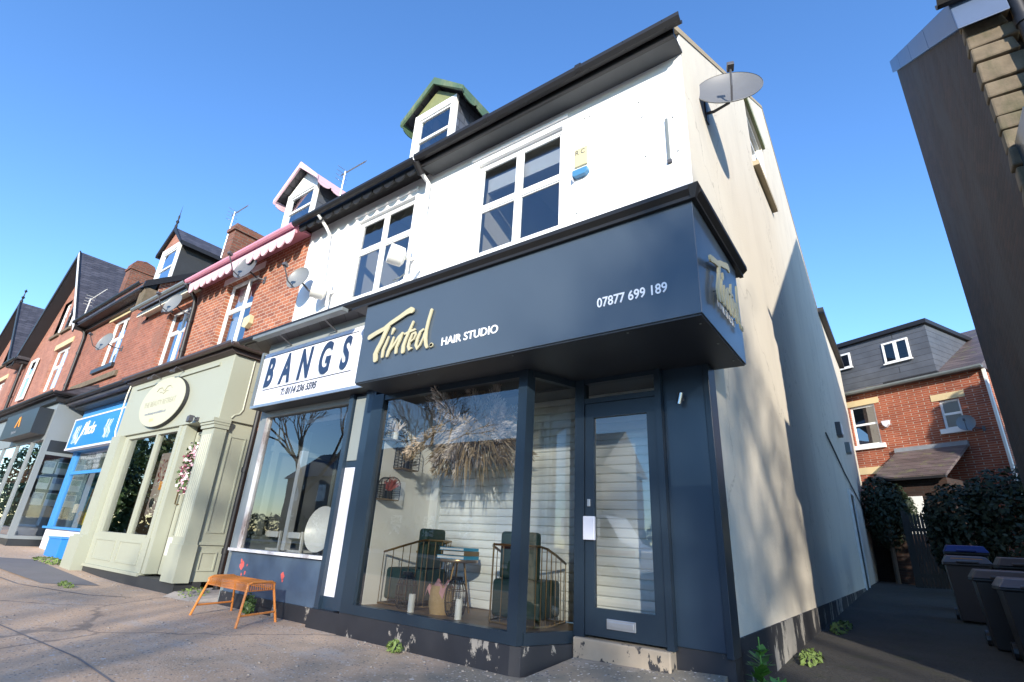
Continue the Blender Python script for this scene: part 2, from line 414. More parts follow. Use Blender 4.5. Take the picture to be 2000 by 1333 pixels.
def text(name, s, size, mat, parent, fn, depth=.004, sx=1., bold=0., shear=0., align='LEFT'):
    """lettering meshed from the built-in font; fn(u, v, k) -> world xyz"""
    cu = bpy.data.curves.new(name, 'FONT'); cu.body = s; cu.size = size; cu.offset = bold; cu.shear = shear; cu.align_x = align
    cu.extrude = .5; cu.resolution_u = 4
    tmp = bpy.data.objects.new('tmp', cu); COL.objects.link(tmp)
    bpy.context.view_layer.update()
    me = bpy.data.meshes.new_from_object(tmp.evaluated_get(bpy.context.evaluated_depsgraph_get()))
    bpy.data.objects.remove(tmp)
    mb = MB(); mb.v = [fn(v.co.x * sx, v.co.y, (v.co.z + .5) * depth) for v in me.vertices]
    mb.f = [tuple(p.vertices) for p in me.polygons]; bpy.data.meshes.remove(me)
    return mb.build(name, mat, parent)
def FY(x0, z0, y):       # letters on a face looking towards -y
    return lambda u, v, k: (x0 + u, y - k, z0 + v)
def FX(y0, z0, x):       # letters on a face looking towards +x
    return lambda u, v, k: (x + k, y0 + u, z0 + v)
def wall_y(x0, x1, z0, z1, y, holes, depth=.11, top=None):
    """wall facing -y with reveals; holes (x0, x1, z0, z1)"""
    mb = MB(); xs = sorted({x0, x1, *[h[0] for h in holes], *[h[1] for h in holes]}); zs = sorted({z0, z1, *[h[2] for h in holes], *[h[3] for h in holes]})
    for i in range(len(xs) - 1):
        for j in range(len(zs) - 1):
            cx, cz = (xs[i] + xs[i + 1]) / 2, (zs[j] + zs[j + 1]) / 2
            if any(h[0] < cx < h[1] and h[2] < cz < h[3] for h in holes): continue
            mb.face([(xs[i], y, zs[j]), (xs[i + 1], y, zs[j]), (xs[i + 1], y, zs[j + 1]), (xs[i], y, zs[j + 1])])
    for a, b_, c, d in holes:
        yy = y + depth
        mb.face([(a, y, c), (a, y, d), (a, yy, d), (a, yy, c)]); mb.face([(b_, y, d), (b_, y, c), (b_, yy, c), (b_, yy, d)])
        mb.face([(a, y, c), (a, yy, c), (b_, yy, c), (b_, y, c)]); mb.face([(a, y, d), (b_, y, d), (b_, yy, d), (a, yy, d)])
    return mb
def window_y(parent, x0, x1, z0, z1, y, vx, tz, mat='upvc', gl='glass_upper', fr=.055, mull=.05, sill=None, lintel=None, curtain=None, vx_low=None, name='window'):
    """frame in plane y; vx list of mullion centres, tz list of transom heights"""
    mb = MB(); d = .05
    mb.box(x0, x0 + fr, y, y + d, z0, z1).box(x1 - fr, x1, y, y + d, z0, z1).box(x0 + fr, x1 - fr, y, y + d, z0, z0 + fr).box(x0 + fr, x1 - fr, y, y + d, z1 - fr, z1)
    h = mull / 2
    for k, z in enumerate(tz): mb.box(x0 + fr, x1 - fr, y - .004, y + d - .004, z - h, z + h)
    edges = [z0 + fr] + [q for z in tz for q in (z - h, z + h)] + [z1 - fr]
    for i in range(0, len(edges), 2):
        for x in vx: mb.box(x - h, x + h, y + .002, y + d - .002, edges[i], edges[i + 1])
    # slim sash beads inside each light
    xs = [x0 + fr] + [q for x in vx for q in (x - h, x + h)] + [x1 - fr]
    for i in range(0, len(edges), 2):
        for j in range(0, len(xs), 2):
            a, b_, c, e = xs[j], xs[j + 1], edges[i], edges[i + 1]; s_ = .018
            mb.box(a, a + s_, y + .012, y + .04, c, e).box(b_ - s_, b_, y + .012, y + .04, c, e).box(a + s_, b_ - s_, y + .012, y + .04, c, c + s_).box(a + s_, b_ - s_, y + .012, y + .04, e - s_, e)
    f = mb.build(name, mat, parent)
    MB().face([(x0 + fr, y + .026, z0 + fr), (x1 - fr, y + .026, z0 + fr), (x1 - fr, y + .026, z1 - fr), (x0 + fr, y + .026, z1 - fr)]).build('pane', gl, f)
    if sill: B(x0 - .08, x1 + .08, sill[2], y + .02, z0 - sill[1], z0 - .002).build('sill', sill[0], f)
    if lintel: B(x0 - lintel[3], x1 + lintel[3], lintel[2], y + .02, z1 + .002, z1 + lintel[1]).build('lintel', lintel[0], f)
    return f
def room(parent, x0, x1, y0, y1, z0, z1, mat='room_white', floor=None, name='room_walls'):
    mb = MB()
    mb.face([(x0, y1, z0), (x1, y1, z0), (x1, y1, z1), (x0, y1, z1)]).face([(x0, y0, z0), (x0, y1, z0), (x0, y1, z1), (x0, y0, z1)])
    mb.face([(x1, y0, z0), (x1, y1, z0), (x1, y1, z1), (x1, y0, z1)]).face([(x0, y0, z1), (x1, y0, z1), (x1, y1, z1), (x0, y1, z1)])
    o = mb.build(name, mat, parent)
    MB().face([(x0, y0, z0), (x1, y0, z0), (x1, y1, z0), (x0, y1, z0)]).build('room_floor', floor or mat, parent)
    return o
def gutter(x0, x1, y, z, r=.07, drop=.12):
    """half-round style gutter with a fascia board behind"""
    mb = MB(); pr = [(y - r, z), (y - r * .95, z - r * .7), (y - r * .4, z - r * 1.35), (y + r * .4, z - r * 1.35), (y + r * .95, z - r * .7), (y + r, z), (y + r * .8, z), (y + r * .7, z - r * .5), (y, z - r), (y - r * .7, z - r * .5), (y - r * .8, z)]
    mb.prism(pr, 'yz', x0, x1); return mb
SL = .72
def roof_sheet(x0, x1, y0, z0, y1, slope=SL, th=.06):
    z1 = z0 + (y1 - y0) * slope
    return MB().hexa([(x0, y0, z0 - th), (x1, y0, z0 - th), (x1, y1, z1 - th), (x0, y1, z1 - th), (x0, y0, z0), (x1, y0, z0), (x1, y1, z1), (x0, y1, z1)])
def scallops(x0, x1, y, ztop, zlow, pitch, th=.025):
    mb = MB(); n = max(1, round((x1 - x0) / pitch)); p = (x1 - x0) / n; dz = ztop - zlow
    for i in range(n):
        a = x0 + i * p; pts = [(a, ztop), (a, ztop - dz * .25)]
        pts += [(a + p / 2 - p * .46 * math.cos(math.pi * k / 8), ztop - dz * .32 - dz * .68 * math.sin(math.pi * k / 8)) for k in range(9)]
        pts += [(a + p, ztop - dz * .25), (a + p, ztop)]
        mb.prism(pts, 'xz', y, y + th)
    return mb
def downpipe(path, r=.04):
    mb = MB().tube(path, r, 10)
    for i in range(len(path) - 1):
        a, b_ = Vector(path[i]), Vector(path[i + 1])
        if abs(a.z - b_.z) > 1.2:
            n = int(abs(a.z - b_.z) / 1.3) + 1
            for k in range(n):
                c = a.lerp(b_, (k + .5) / n); mb.tube([c + Vector((0, 0, .04)), c - Vector((0, 0, .04))], r * 1.3, 10)
    return mb
def leafy(n, vol, size, seed=1, up=.3):
    """vol: list of (centre, radii); returns leaf-sized quads spread through ellipsoid shells"""
    rnd = random.Random(seed); mb = MB()
    for i in range(n):
        c, rr = vol[rnd.randrange(len(vol))]
        d = Vector((rnd.gauss(0, 1), rnd.gauss(0, 1), rnd.gauss(0, 1))).normalized(); k = rnd.uniform(.55, 1.05) ** .6
        p = Vector((c[0] + d.x * rr[0] * k, c[1] + d.y * rr[1] * k, c[2] + d.z * rr[2] * k))
        nrm = (d + Vector((rnd.uniform(-1, 1), rnd.uniform(-1, 1), rnd.uniform(-1, 1) + up)) * .9).normalized()
        a = nrm.orthogonal().normalized(); a.rotate(Matrix.Rotation(rnd.uniform(0, 6.28), 3, nrm)); bb = nrm.cross(a); s = size * rnd.uniform(.6, 1.4)
        mb.face([p - a * s, p - bb * s * .5, p + a * s, p + bb * s * .5])
    return mb
def gz(x, y):    # pavement level
    z = max(0, min(.35, (-x - 11.5) * .042)) + max(0, min(.42, (y - 5.5) * .026))
    return z

# ---------------------------------------------------------------- ground
gx = [-400, -120, -60, -40, -30] + [-28 + i for i in range(0, 34)] + [10, 20, 60, 120, 400]
def sheet(xs, ys, fn):
    mb = MB()
    mb.v = [(x, y, fn(x, y)) for y in ys for x in xs]; n = len(xs)
    for j in range(len(ys) - 1):
        for i in range(n - 1): mb.f.append((j * n + i, j * n + i + 1, (j + 1) * n + i + 1, (j + 1) * n + i))
    return mb
struct('ground', sheet([-900, -60, -20, 20, 60, 900], [-900, -60, -3, 30, 60, 900], lambda x, y: -.35), 'field')
struct('road', sheet(gx[2:-2], [-11, -8, -5, -2.4], lambda x, y: gz(x, 0) - .14), 'road_tar')
struct('pavement', sheet([-60, -40, -30] + [-28 + i for i in range(0, 37)] + [12, 20, 40], [-2.2, -1, 0, 1, 2, 3, 4, 5, 5.5, 7, 9, 12, 16, 20, 24, 34], gz), 'pavement')
kb = MB()
for i in range(-40, 12):
    x = i + .006; kb.hexa([(x, -2.4, gz(x, 0) - .34), (x + .988, -2.4, gz(x + 1, 0) - .34), (x + .988, -2.2, gz(x + 1, 0) - .34), (x, -2.2, gz(x, 0) - .34), (x, -2.4, gz(x, 0) + .003), (x + .988, -2.4, gz(x + 1, 0) + .003), (x + .988, -2.2, gz(x + 1, 0) + .003), (x, -2.2, gz(x, 0) + .003)])
struct('kerb', kb, 'kerb')
struct('far_pavement', sheet([-60, -30, -12, 12, 40], [-15, -11.0], lambda x, y: gz(x, 0) - .02), 'kerb')
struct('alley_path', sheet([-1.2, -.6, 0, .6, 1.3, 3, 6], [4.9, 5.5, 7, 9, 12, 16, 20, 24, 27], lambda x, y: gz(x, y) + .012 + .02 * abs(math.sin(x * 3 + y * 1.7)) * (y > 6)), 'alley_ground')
plain('patch_tar', (.16, .15, .15), .9, .15, 3, .5, bsc=60)
struct('tarmac_patch', MB().face([(-15.6, 2.6, gz(-15.6, 3) + .006), (-11.2, 2.9, .006), (-10.6, 3.5, .006), (-14.9, 3.6, gz(-14.9, 3) + .006)]), 'patch_tar')
sm = MB()
def strip(pts, w_, zo):
    for i in range(len(pts) - 1):
        (a, b_), (c, d) = pts[i], pts[i + 1]; sm.face([(a, b_ - w_, gz(a, b_) + zo), (c, d - w_, gz(c, d) + zo), (c, d + w_, gz(c, d) + zo), (a, b_ + w_, gz(a, b_) + zo)])
strip([(-24, 2.35), (-18, 2.45), (-14, 2.40), (-11.2, 2.62), (-9.4, 2.98), (-8.9, 3.35)], .018, .004)
strip([(-22, 1.55), (-16, 1.62), (-12, 1.50), (-8, 1.60), (-5.2, 1.72), (-3.6, 1.62)], .009, .004)
struct('pavement_seam', sm, 'patch_tar')
cv_ = thing('inspection_cover', 'small rectangular iron inspection cover set in the pavement before the blue shop', 'cover', (-12.6, 2.0, 0))
B(-12.9, -12.3, 1.8, 2.2, gz(-12.6, 2) - .02, gz(-12.6, 2) + .012).build('frame', 'gutter_grey', cv_); cm = MB()
for k in range(8): cm.box(-12.86 + k * .07, -12.82 + k * .07, 1.84, 2.16, gz(-12.6, 2) + .012, gz(-12.6, 2) + .018)
cm.build('cover_plate', 'soil_stone', cv_)
rs = MB(); rn = random.Random(77)
for k in range(260):
    x = rn.uniform(-14, -1.5); y = rn.uniform(.8, 3.7) if k % 3 else 3.78 + rn.uniform(-.12, .05); r_ = rn.uniform(.006, .018)
    pts = [(x + r_ * rn.uniform(.5, 1) * math.cos(a), y + r_ * rn.uniform(.5, 1) * math.sin(a)) for a in (0, 1.2, 2.5, 3.7, 5)]; rs.prism(pts, 'xy', gz(x, y), gz(x, y) + r_ * .6)
struct('grit', rs, 'soil_stone', 'stuff')
for nm, lab, c, r_, n, s_ in (('weed', 'mossy grass clump growing below the blue box', (-14.6, 3.75, .13), (.75, .22, .09), 520, .028),
        ('weed', 'small grass tuft in pavement crack in front of sage shop', (-10.6, 3.05, .02), (.28, .07, .06), 150, .022),
        ('weed', 'low weeds at the foot of the sage shop corner', (-8.5, 4.0, .05), (.28, .2, .10), 240, .022),
        ('weed', 'weed growing against the black plinth behind the orange bench', (-6.75, 3.86, .10), (.10, .06, .13), 260, .022),
        ('weed', 'green weed below the corner of the tall display window', (-3.95, 3.72, .05), (.09, .06, .05), 110, .022),
        ('weed', 'grass tufts along the wall further down the alley', (-1.02, 6.55, .07), (.10, .35, .07), 261, .025),
        ('weed', 'weeds at the shaded far end of the alley wall', (-1.0, 9.2, .13), (.12, .7, .08), 300, .028)):
    tag(leafy(n, [(c, r_)], s_, hash(lab) % 97).build(nm, 'grass' if n != 260 else 'leaf_mid', origin=c), lab, 'weed', 'weeds along the shop fronts')
wl = MB(); rnd = random.Random(3)
for (cx, cy, h_, nl, sz) in ((-1.05, 4.62, .42, 40, .13), (-1.16, 4.40, .12, 10, .17), (-1.30, 4.30, .10, 9, .16), (-.92, 4.5, .2, 18, .13)):
    for k in range(nl):
        a = rnd.uniform(0, 6.28); z = h_ * rnd.uniform(.25, 1); rr_ = sz * (1.25 - z / h_ * .6)
        d = Vector((math.cos(a), math.sin(a), rnd.uniform(.1, .8))).normalized(); sdv = d.cross(Vector((0, 0, 1))).normalized() * sz * .26
        p = Vector((cx, cy, z * .8 + gz(cx, cy)))
        q = p + d * rr_
        wl.face([p, p + d * rr_ * .45 + sdv, q, p + d * rr_ * .45 - sdv])
    wl.tube([(cx, cy, 0), (cx, cy, h_)], .006, 5)
tag(wl.build('weed', 'leaf_bright', origin=(-1.1, 4.5, 0)), 'bright green broad-leaved weed at the corner of the gable', 'weed', 'weeds along the shop fronts')

exec_parts = []
# ================================================================ END HOUSE (white front, cream gable)
XG = -1.206
h1 = thing('terraced_house', 'end of terrace house with white rendered front, long cream rendered gable and navy shopfront', 'house', (-3.2, 4.6, 0), 'houses of the shopping terrace')
wall_y(-5.3, XG, 2.58, 6.9, 4.6, [(-4.31, -2.83, 4.64, 6.26)]).build('front_wall', 'white_render', h1)
def rz(y): return 6.86 + (y - 4.6) * .708 if y < 12 else 12.1 - (y - 12) * .5
gw = MB()
def gpoly(p): gw.prism(p, 'yz', XG - .22, XG)
gpoly([(4.602, .38), (9.1, .38), (9.1, rz(9.1)), (4.602, 6.86)])
gpoly([(9.1, .38), (10.7, .38), (10.7, 8.15), (9.1, 8.15)]); gpoly([(9.1, 9.75), (10.7, 9.75), (10.7, rz(10.7)), (9.1, rz(9.1))])
gpoly([(10.7, .38), (25, .38), (25, 8.75), (18.7, 8.75), (12, 12.1), (10.7, rz(10.7))])
gw.build('gable_wall', 'cream_render', h1)
MB().prism([(4.5, -.1), (25.02, -.1), (25.02, .4), (4.5, .385)], 'yz', XG - .2, XG + .018).build('gable_plinth', 'gable_plinth', h1)
# roof
rf = MB()
rf.prism([(4.32, 6.72), (12, 12.16), (18.75, 8.8), (18.75, 8.7), (12, 12.04), (4.32, 6.60)], 'yz', -5.3, XG - .03)
rf.build('roof', 'slate', h1)
rv = MB().prism([(4.32, 6.735), (12, 12.175), (18.7, 8.82), (18.7, 8.74), (12, 12.09), (4.32, 6.64)], 'yz', XG - .035, XG + .012)
rv.build('verge', 'sandstone_pale', h1)
MB().prism([(18.6, 8.74), (25.1, 8.74), (25.1, 8.95), (18.6, 8.95)], 'yz', XG - .1, XG + .17).build('gutter', 'gutter_black', h1)
MB().hexa([(XG - 4, 18.7, 8.7), (XG, 18.7, 8.7), (XG, 25, 8.7), (XG - 4, 25, 8.7), (XG - 4, 18.7, 11.2), (XG - .1, 18.7, 8.9), (XG - .1, 25, 8.9), (XG - 4, 25, 11.2)]).build('roof', 'slate', h1)
# eaves
g1 = gutter(-5.32, XG + .13, 4.23, 6.63, .07); g1.box(-5.3, XG + .02, 4.30, 4.33, 6.46, 6.66)
B(-5.3, XG + .02, 4.33, 4.60, 6.50, 6.54).build('soffit', 'soffit_grey', h1)
for k in range(9): MB().tube([(-5.1 + k * .48, 4.30, 6.60), (-5.1 + k * .48, 4.22, 6.53), (-5.1 + k * .48, 4.155, 6.62)], .008, 5).build('gutter_bracket', 'gutter_black', h1)
for x in (-3.9, -2.4): MB().lathe((x, 4.23, 6.615), (1, 0, 0), [(0, .0), (0, .082), (.07, .082), (.07, 0)], 14).build('gutter_joint', 'gutter_black', h1)
g1.build('gutter', 'gutter_black', h1)
window_y(h1, -4.31, -2.83, 4.64, 6.26, 4.66, [-3.575], [5.475], fr=.06, mull=.09, sill=('upvc', .07, 4.55))
B(-4.42, -2.74, 4.565, 4.60, 6.36, 6.40).build('drip_moulding', 'white_render', h1)
room(h1, -4.42, XG - .3, 4.75, 8.3, 4.3, 6.9)
tag(B(-4.25, -2.9, 4.80, 4.84, 5.86, 6.10).build('roller_blind', 'curtain_white', origin=(-3.6, 4.9, 5.9)), 'rolled up white blind inside the first floor window beside the alarm box', 'blind')
downpipe([(-5.29, 4.22, 6.52), (-5.29, 4.36, 6.38), (-5.29, 4.52, 6.30), (-5.29, 4.54, 4.72), (-5.36, 4.50, 4.62), (-5.6, 4.45, 4.48), (-5.9, 4.40, 4.30)], .037).build('downpipe', 'white_gloss', h1, smooth=True)
MB().tube([(-5.29, 4.20, 6.50), (-5.29, 4.36, 6.36)], .055, 10).build('gutter_outlet', 'gutter_black', h1, smooth=True)
# gable window
gwn = MB(); X = XG - .10
gwn.box(X, X + .05, 9.1, 9.17, 8.15, 9.75).box(X, X + .05, 10.63, 10.7, 8.15, 9.75).box(X, X + .05, 9.17, 10.63, 8.15, 8.22).box(X, X + .05, 9.17, 10.63, 9.68, 9.75).box(X - .003, X + .053, 9.17, 10.63, 8.98, 9.05).box(X + .002, X + .048, 9.86, 9.93, 8.22, 8.98)
f = gwn.build('window', 'upvc', h1)
MB().face([(X + .02, 9.17, 8.22), (X + .02, 10.63, 8.22), (X + .02, 10.63, 9.68), (X + .02, 9.17, 9.68)]).build('pane', 'glass_upper', f)
B(XG - .05, XG + .11, 9.0, 10.8, 8.02, 8.13).build('sill', 'sandstone_pale', f)
B(XG - .05, XG + .06, 9.0, 10.8, 9.77, 9.90).build('lintel', 'green_board', f)
# side door of the gable in the alley
dd = B(XG, XG + .05, 17.4, 17.5, .35, 2.9).box(XG, XG + .05, 18.6, 18.7, .35, 2.9).box(XG, XG + .05, 17.5, 18.6, 2.8, 2.9).build('side_door', 'upvc', h1)
B(XG + .002, XG + .02, 17.5, 18.6, .38, 2.8).build('door_leaf', 'timber_grey', dd)

# ---- navy shopfront of the end house
SX0, SX1, SY = -4.76, -.911, 3.4
fas = B(SX0, SX1, SY, 4.66, 2.55, 3.51)
fas.build('fascia', 'navy_fascia_lit', h1, bevel=.004)
B(SX0 + .01, SX1 - .01, SY + .012, 4.64, 2.535, 2.549).build('soffit', 'soffit_dark', h1)
tr = MB()
pr = [(0, 3.50), (-.035, 3.50), (-.035, 3.53), (-.075, 3.565), (-.075, 3.605), (-.02, 3.625), (.25, 3.63), (.25, 3.512), (0, 3.512)]
tr.prism([(SY + a, z) for a, z in pr], 'yz', SX0 - .25, SX1 - .0)
tr.prism([(SX1 - a, z) for a, z in pr], 'xz', SY - .0, 4.84)
tr.hexa([(SX1, SY - .035, 3.50), (SX1 + .035, SY - .035, 3.50), (SX1 + .035, SY, 3.50), (SX1, SY, 3.50), (SX1, SY - .075, 3.605), (SX1 + .075, SY - .075, 3.605), (SX1 + .075, SY, 3.605), (SX1, SY, 3.605)])
tr.build('cornice', 'black_trim', h1)
MB().hexa([(SX0 - .3, SY + .1, 3.56), (SX1 - .05, SY + .1, 3.56), (SX1 - .05, 4.60, 3.56), (SX0 - .3, 4.60, 3.56), (SX0 - .3, SY + .1, 3.64), (SX1 - .05, SY + .1, 3.64), (SX1 - .05, 4.60, 3.78), (SX0 - .3, 4.60, 3.78)]).build('fascia_roof', 'lead', h1)
for x, y in ((SX1 - .06, 3.55), (SX1 - .06, 4.0), (SX1 - .06, 4.45), (-1.5, 3.46), (-2.6, 3.46), (-3.8, 3.46)): MB().lathe((x, y, 2.534), (0, 0, -1), [(0, .0), (0, .010), (.005, .008), (.006, 0)], 8).build('screw', 'gutter_grey', h1)
# lettering
def widen(L, k=1.45): return [(a, b_, c * k) for a, b_, c in L]
LOGO = [[(0.174, 0.514, 0.022), (0.287, 0.547, 0.02), (0.409, 0.571, 0.019), (0.506, 0.618, 0.019), (0.644, 0.661, 0.02), (0.748, 0.698, 0.022), (0.815, 0.712, 0.026), (0.833, 0.702, 0.024)],
[(0.479, 0.593, 0.02), (0.437, 0.517, 0.022), (0.393, 0.412, 0.022), (0.35, 0.342, 0.023), (0.324, 0.287, 0.025), (0.34, 0.22, 0.024)],
[(0.507, 0.455, 0.009), (0.481, 0.383, 0.015), (0.447, 0.313, 0.016), (0.447, 0.237, 0.014)],
[(0.573, 0.532, 0.018), (0.554, 0.482, 0.008)],
[(0.592, 0.433, 0.009), (0.569, 0.35, 0.015), (0.537, 0.274, 0.018), (0.526, 0.23, 0.012)],
[(0.537, 0.274, 0.012), (0.611, 0.342, 0.012), (0.674, 0.423, 0.013), (0.731, 0.453, 0.013)],
[(0.722, 0.454, 0.014), (0.691, 0.373, 0.016), (0.657, 0.305, 0.015), (0.661, 0.247, 0.014)],
[(0.873, 0.557, 0.012), (0.835, 0.472, 0.014), (0.791, 0.377, 0.016), (0.767, 0.302, 0.018), (0.771, 0.239, 0.019)],
[(0.764, 0.44, 0.008), (0.838, 0.454, 0.011), (0.912, 0.462, 0.01)],
[(0.861, 0.324, 0.006), (0.916, 0.353, 0.008), (0.938, 0.4, 0.011), (0.926, 0.425, 0.011), (0.883, 0.417, 0.012), (0.856, 0.353, 0.014), (0.845, 0.287, 0.015), (0.868, 0.244, 0.013), (0.896, 0.256, 0.008)],
[(1.042, 0.436, 0.01), (1.002, 0.416, 0.014), (0.97, 0.343, 0.015), (0.959, 0.278, 0.014), (0.984, 0.234, 0.013), (1.019, 0.267, 0.01), (1.057, 0.343, 0.008), (1.071, 0.39, 0.01)],
[(1.131, 0.639, 0.014), (1.102, 0.52, 0.014), (1.086, 0.41, 0.015), (1.09, 0.32, 0.016), (1.107, 0.256, 0.014), (1.126, 0.225, 0.012)],
[(1.187, 0.241, 0.016), (1.188, 0.232, 0.016)]]
def logo(name, fn, off, dp):
    for grp in ((0, 1), (2,), (3,), (4, 5, 6), (7, 8), (9,), (10, 11), (12,)):
        mb = MB()
        for k in grp: mb.ribbon(widen(LOGO[k], 1.3 if k > 1 else 1.4), lambda u, v, q, k=k: fn(u, v, off + q - .0004 * k), dp)
        mb.build('full_stop' if grp == (12,) else 'script_letter' if grp != (3,) else 'dot', 'gold_letters', name)
sg = thing('shop_sign', 'brushed gold script lettering with white capitals and phone number on the long navy fascia', 'sign', (-2.8, SY, 3.0))
logo(sg, FY(SX0, 2.55, SY), .018, .014)
pn = MB()
for (u, v) in ((.3, .55), (.7, .68), (.36, .3), (.45, .3), (.56, .32), (.68, .35), (.79, .38), (.86, .3), (.98, .33), (1.09, .4), (1.09, .3)): MB().tube([(SX0 + u, SY, 2.55 + v), (SX0 + u, SY - .02, 2.55 + v)], .005, 6).build('spacer', 'silver', sg)
text('capital_lettering', 'HAIR STUDIO', .118, 'white_letters', sg, FY(-3.46, 2.765, SY), .005, 1.0, .0015)
text('phone_lettering', '07877 699 189', .118, 'white_letters', sg, FY(-1.73, 2.775, SY), .005, .82, .0015)
sg2 = thing('shop_sign', 'smaller gold script on studs with white capitals at the fascia end over the alley', 'sign', (SX1, 3.9, 3.0))
logo(sg2, lambda u, v, k: (SX1 + k, 3.60 + (u - .17) * .86, 2.80 + (v - .22) * .95), .035, .014)
pn = MB()
for (u, v) in ((.3, .55), (.7, .68), (.36, .3), (.45, .3), (.56, .32), (.68, .35), (.79, .38), (.86, .3), (.98, .33), (1.09, .4), (1.09, .3)): MB().tube([(SX1, 3.60 + (u - .17) * .86, 2.80 + (v - .22) * .95), (SX1 + .036, 3.60 + (u - .17) * .86, 2.80 + (v - .22) * .95)], .005, 6).build('spacer', 'chrome', sg2)
text('capital_lettering', 'HAIR STUDIO', .085, 'white_letters', sg2, FX(3.86, 2.79, SX1), .006, .98, .0015)
# big display window with a splayed side
fr = MB(); FYW = 3.87
fr.box(-4.96, -4.76, FYW - .03, FYW + .09, .21, 2.548).box(-4.76, -2.79, FYW - .03, FYW + .07, .21, .30).box(-4.76, -2.79, FYW - .02, FYW + .06, 2.47, 2.548)
fr.prism([(-2.79, 3.835), (-2.69, 3.835), (-2.665, 3.93), (-2.72, 3.95), (-2.79, 3.93)], 'xy', .21, 2.548)
def splay(z0, z1, w0=.0, w1=.06):
    fr.prism([(-2.665, 3.90), (-2.475, 4.40), (-2.53, 4.42), (-2.72, 3.95)], 'xy', z0, z1)
splay(.21, .30); splay(2.47, 2.548)
shw = fr.build('shop_window', 'navy_frame', h1)
MB().face([(-4.76, FYW + .01, .30), (-2.79, FYW + .01, .30), (-2.79, FYW + .01, 2.47), (-4.76, FYW + .01, 2.47)]).face([(-2.69, 3.93, .30), (-2.50, 4.41, .30), (-2.50, 4.41, 2.47), (-2.69, 3.93, 2.47)]).build('pane', 'glass_shop', shw)
MB().prism([(-4.98, 3.855), (-2.75, 3.83), (-2.66, 3.86), (-2.46, 4.36), (-2.46, 4.6), (-4.98, 4.6)], 'xy', -.05, .207).build('window_plinth', 'black_plinth', h1)
# display floor, side wall
MB().face([(-4.76, 3.94, .295), (-2.75, 3.94, .295), (-2.52, 4.43, .295), (-1.6, 4.5, .295), (-1.6, 4.95, .295), (-4.76, 4.95, .295)]).build('display_floor', 'floor_wood', h1)
B(-4.80, -4.755, 3.95, 4.95, .28, 2.535).build('display_wall', 'room_white', h1)
B(-4.8, -1.5, 4.5, 5.05, 2.505, 2.534).build('display_ceiling', 'room_grey', h1)
B(-4.755, -4.62, 4.78, 4.86, .296, 2.53).box(-1.62, -1.56, 4.46, 4.95, .28, 2.53).build('shutter_guide', 'shutter', h1)
# roller shutter of curved slats
sh = MB(); n = 26; p = (2.53 - .3) / n
for i in range(n):
    z = .3 + i * p; pts = [(4.858, z), (4.842, z + .004), (4.836, z + .012), (4.832, z + p * .5), (4.836, z + p - .014), (4.846, z + p - .010), (4.846, z + p - .006), (4.858, z + p)]
    for k in range(len(pts) - 1): sh.face([(-4.62, *pts[k]), (-1.62, *pts[k]), (-1.62, *pts[k + 1]), (-4.62, *pts[k + 1])])
sh.build('roller_shutter', 'shutter', h1)
# door
df = MB().box(-2.475, -2.375, 4.37, 4.47, .27, 2.548).box(-1.655, -1.60, 4.37, 4.47, .27, 2.548).box(-2.375, -1.655, 4.38, 4.46, 2.285, 2.335).box(-2.375, -1.655, 4.38, 4.46, 2.49, 2.548)
dfo = df.build('door_frame', 'navy_frame', h1)
MB().face([(-2.375, 4.42, 2.335), (-1.655, 4.42, 2.335), (-1.655, 4.42, 2.49), (-2.375, 4.42, 2.49)]).build('pane', 'glass_shop', dfo)
dr = MB().box(-2.37, -2.28, 4.385, 4.43, .29, 2.28).box(-1.745, -1.66, 4.385, 4.43, .29, 2.28).box(-2.28, -1.745, 4.385, 4.43, .29, .50).box(-2.28, -1.745, 4.385, 4.43, 2.14, 2.28).build('shop_door', 'navy_frame', h1)
MB().face([(-2.28, 4.41, .50), (-1.745, 4.41, .50), (-1.745, 4.41, 2.14), (-2.28, 4.41, 2.14)]).build('pane', 'glass_shop', dr)
B(-2.375, -2.265, 4.350, 4.386, 1.035, 1.235).build('push_plate', 'lilac_white', dr, bevel=.005)
MB().box(-2.345, -2.315, 4.372, 4.386, 1.32, 1.385).build('lock', 'silver', dr, bevel=.003)
MB().box(-2.165, -1.91, 4.374, 4.386, .355, .43).box(-2.15, -1.925, 4.367, 4.375, .372, .413).build('letter_box', 'silver', dr, bevel=.003)
# pilaster panel right of the door
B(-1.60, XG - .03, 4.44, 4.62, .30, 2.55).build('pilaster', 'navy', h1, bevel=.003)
B(XG - .03, XG + .022, 4.43, 4.64, .27, 2.55).build('pilaster_edge', 'navy_frame', h1, bevel=.003)
B(-1.62, XG + .02, 4.455, 4.63, -.05, .30).build('pilaster_plinth', 'black_plinth', h1)
B(-2.46, -1.62, 4.33, 4.6, -.05, .268).build('doorstep', 'step_stone', h1, bevel=.012)
tag(MB().hexa([(-2.6, 3.72, -.02), (-1.25, 3.9, -.02), (-1.25, 4.46, -.02), (-2.44, 4.36, -.02), (-2.6, 3.72, .006), (-1.25, 3.9, .006), (-1.25, 4.46, .16), (-2.44, 4.34, .12)]).build('ramp', 'pavement', origin=(-2, 4.2, 0)), 'small sloping concrete apron in front of the doorstep', 'ramp')
lm = thing('wall_lamp', 'small chrome up and down spotlight on the navy panel beside the door', 'lamp', (-1.44, 4.44, 2.25))
MB().box(-1.465, -1.415, 4.425, 4.44, 2.22, 2.30).tube([(-1.44, 4.43, 2.26), (-1.44, 4.39, 2.26)], .012, 8).build('bracket', 'bracket', lm)
MB().lathe((-1.44, 4.37, 2.18), (.25, 0, 1), [(0, 0), (0, .022), (.10, .022), (.10, .0)], 14).build('lamp_shade', 'chrome', lm, smooth=True)

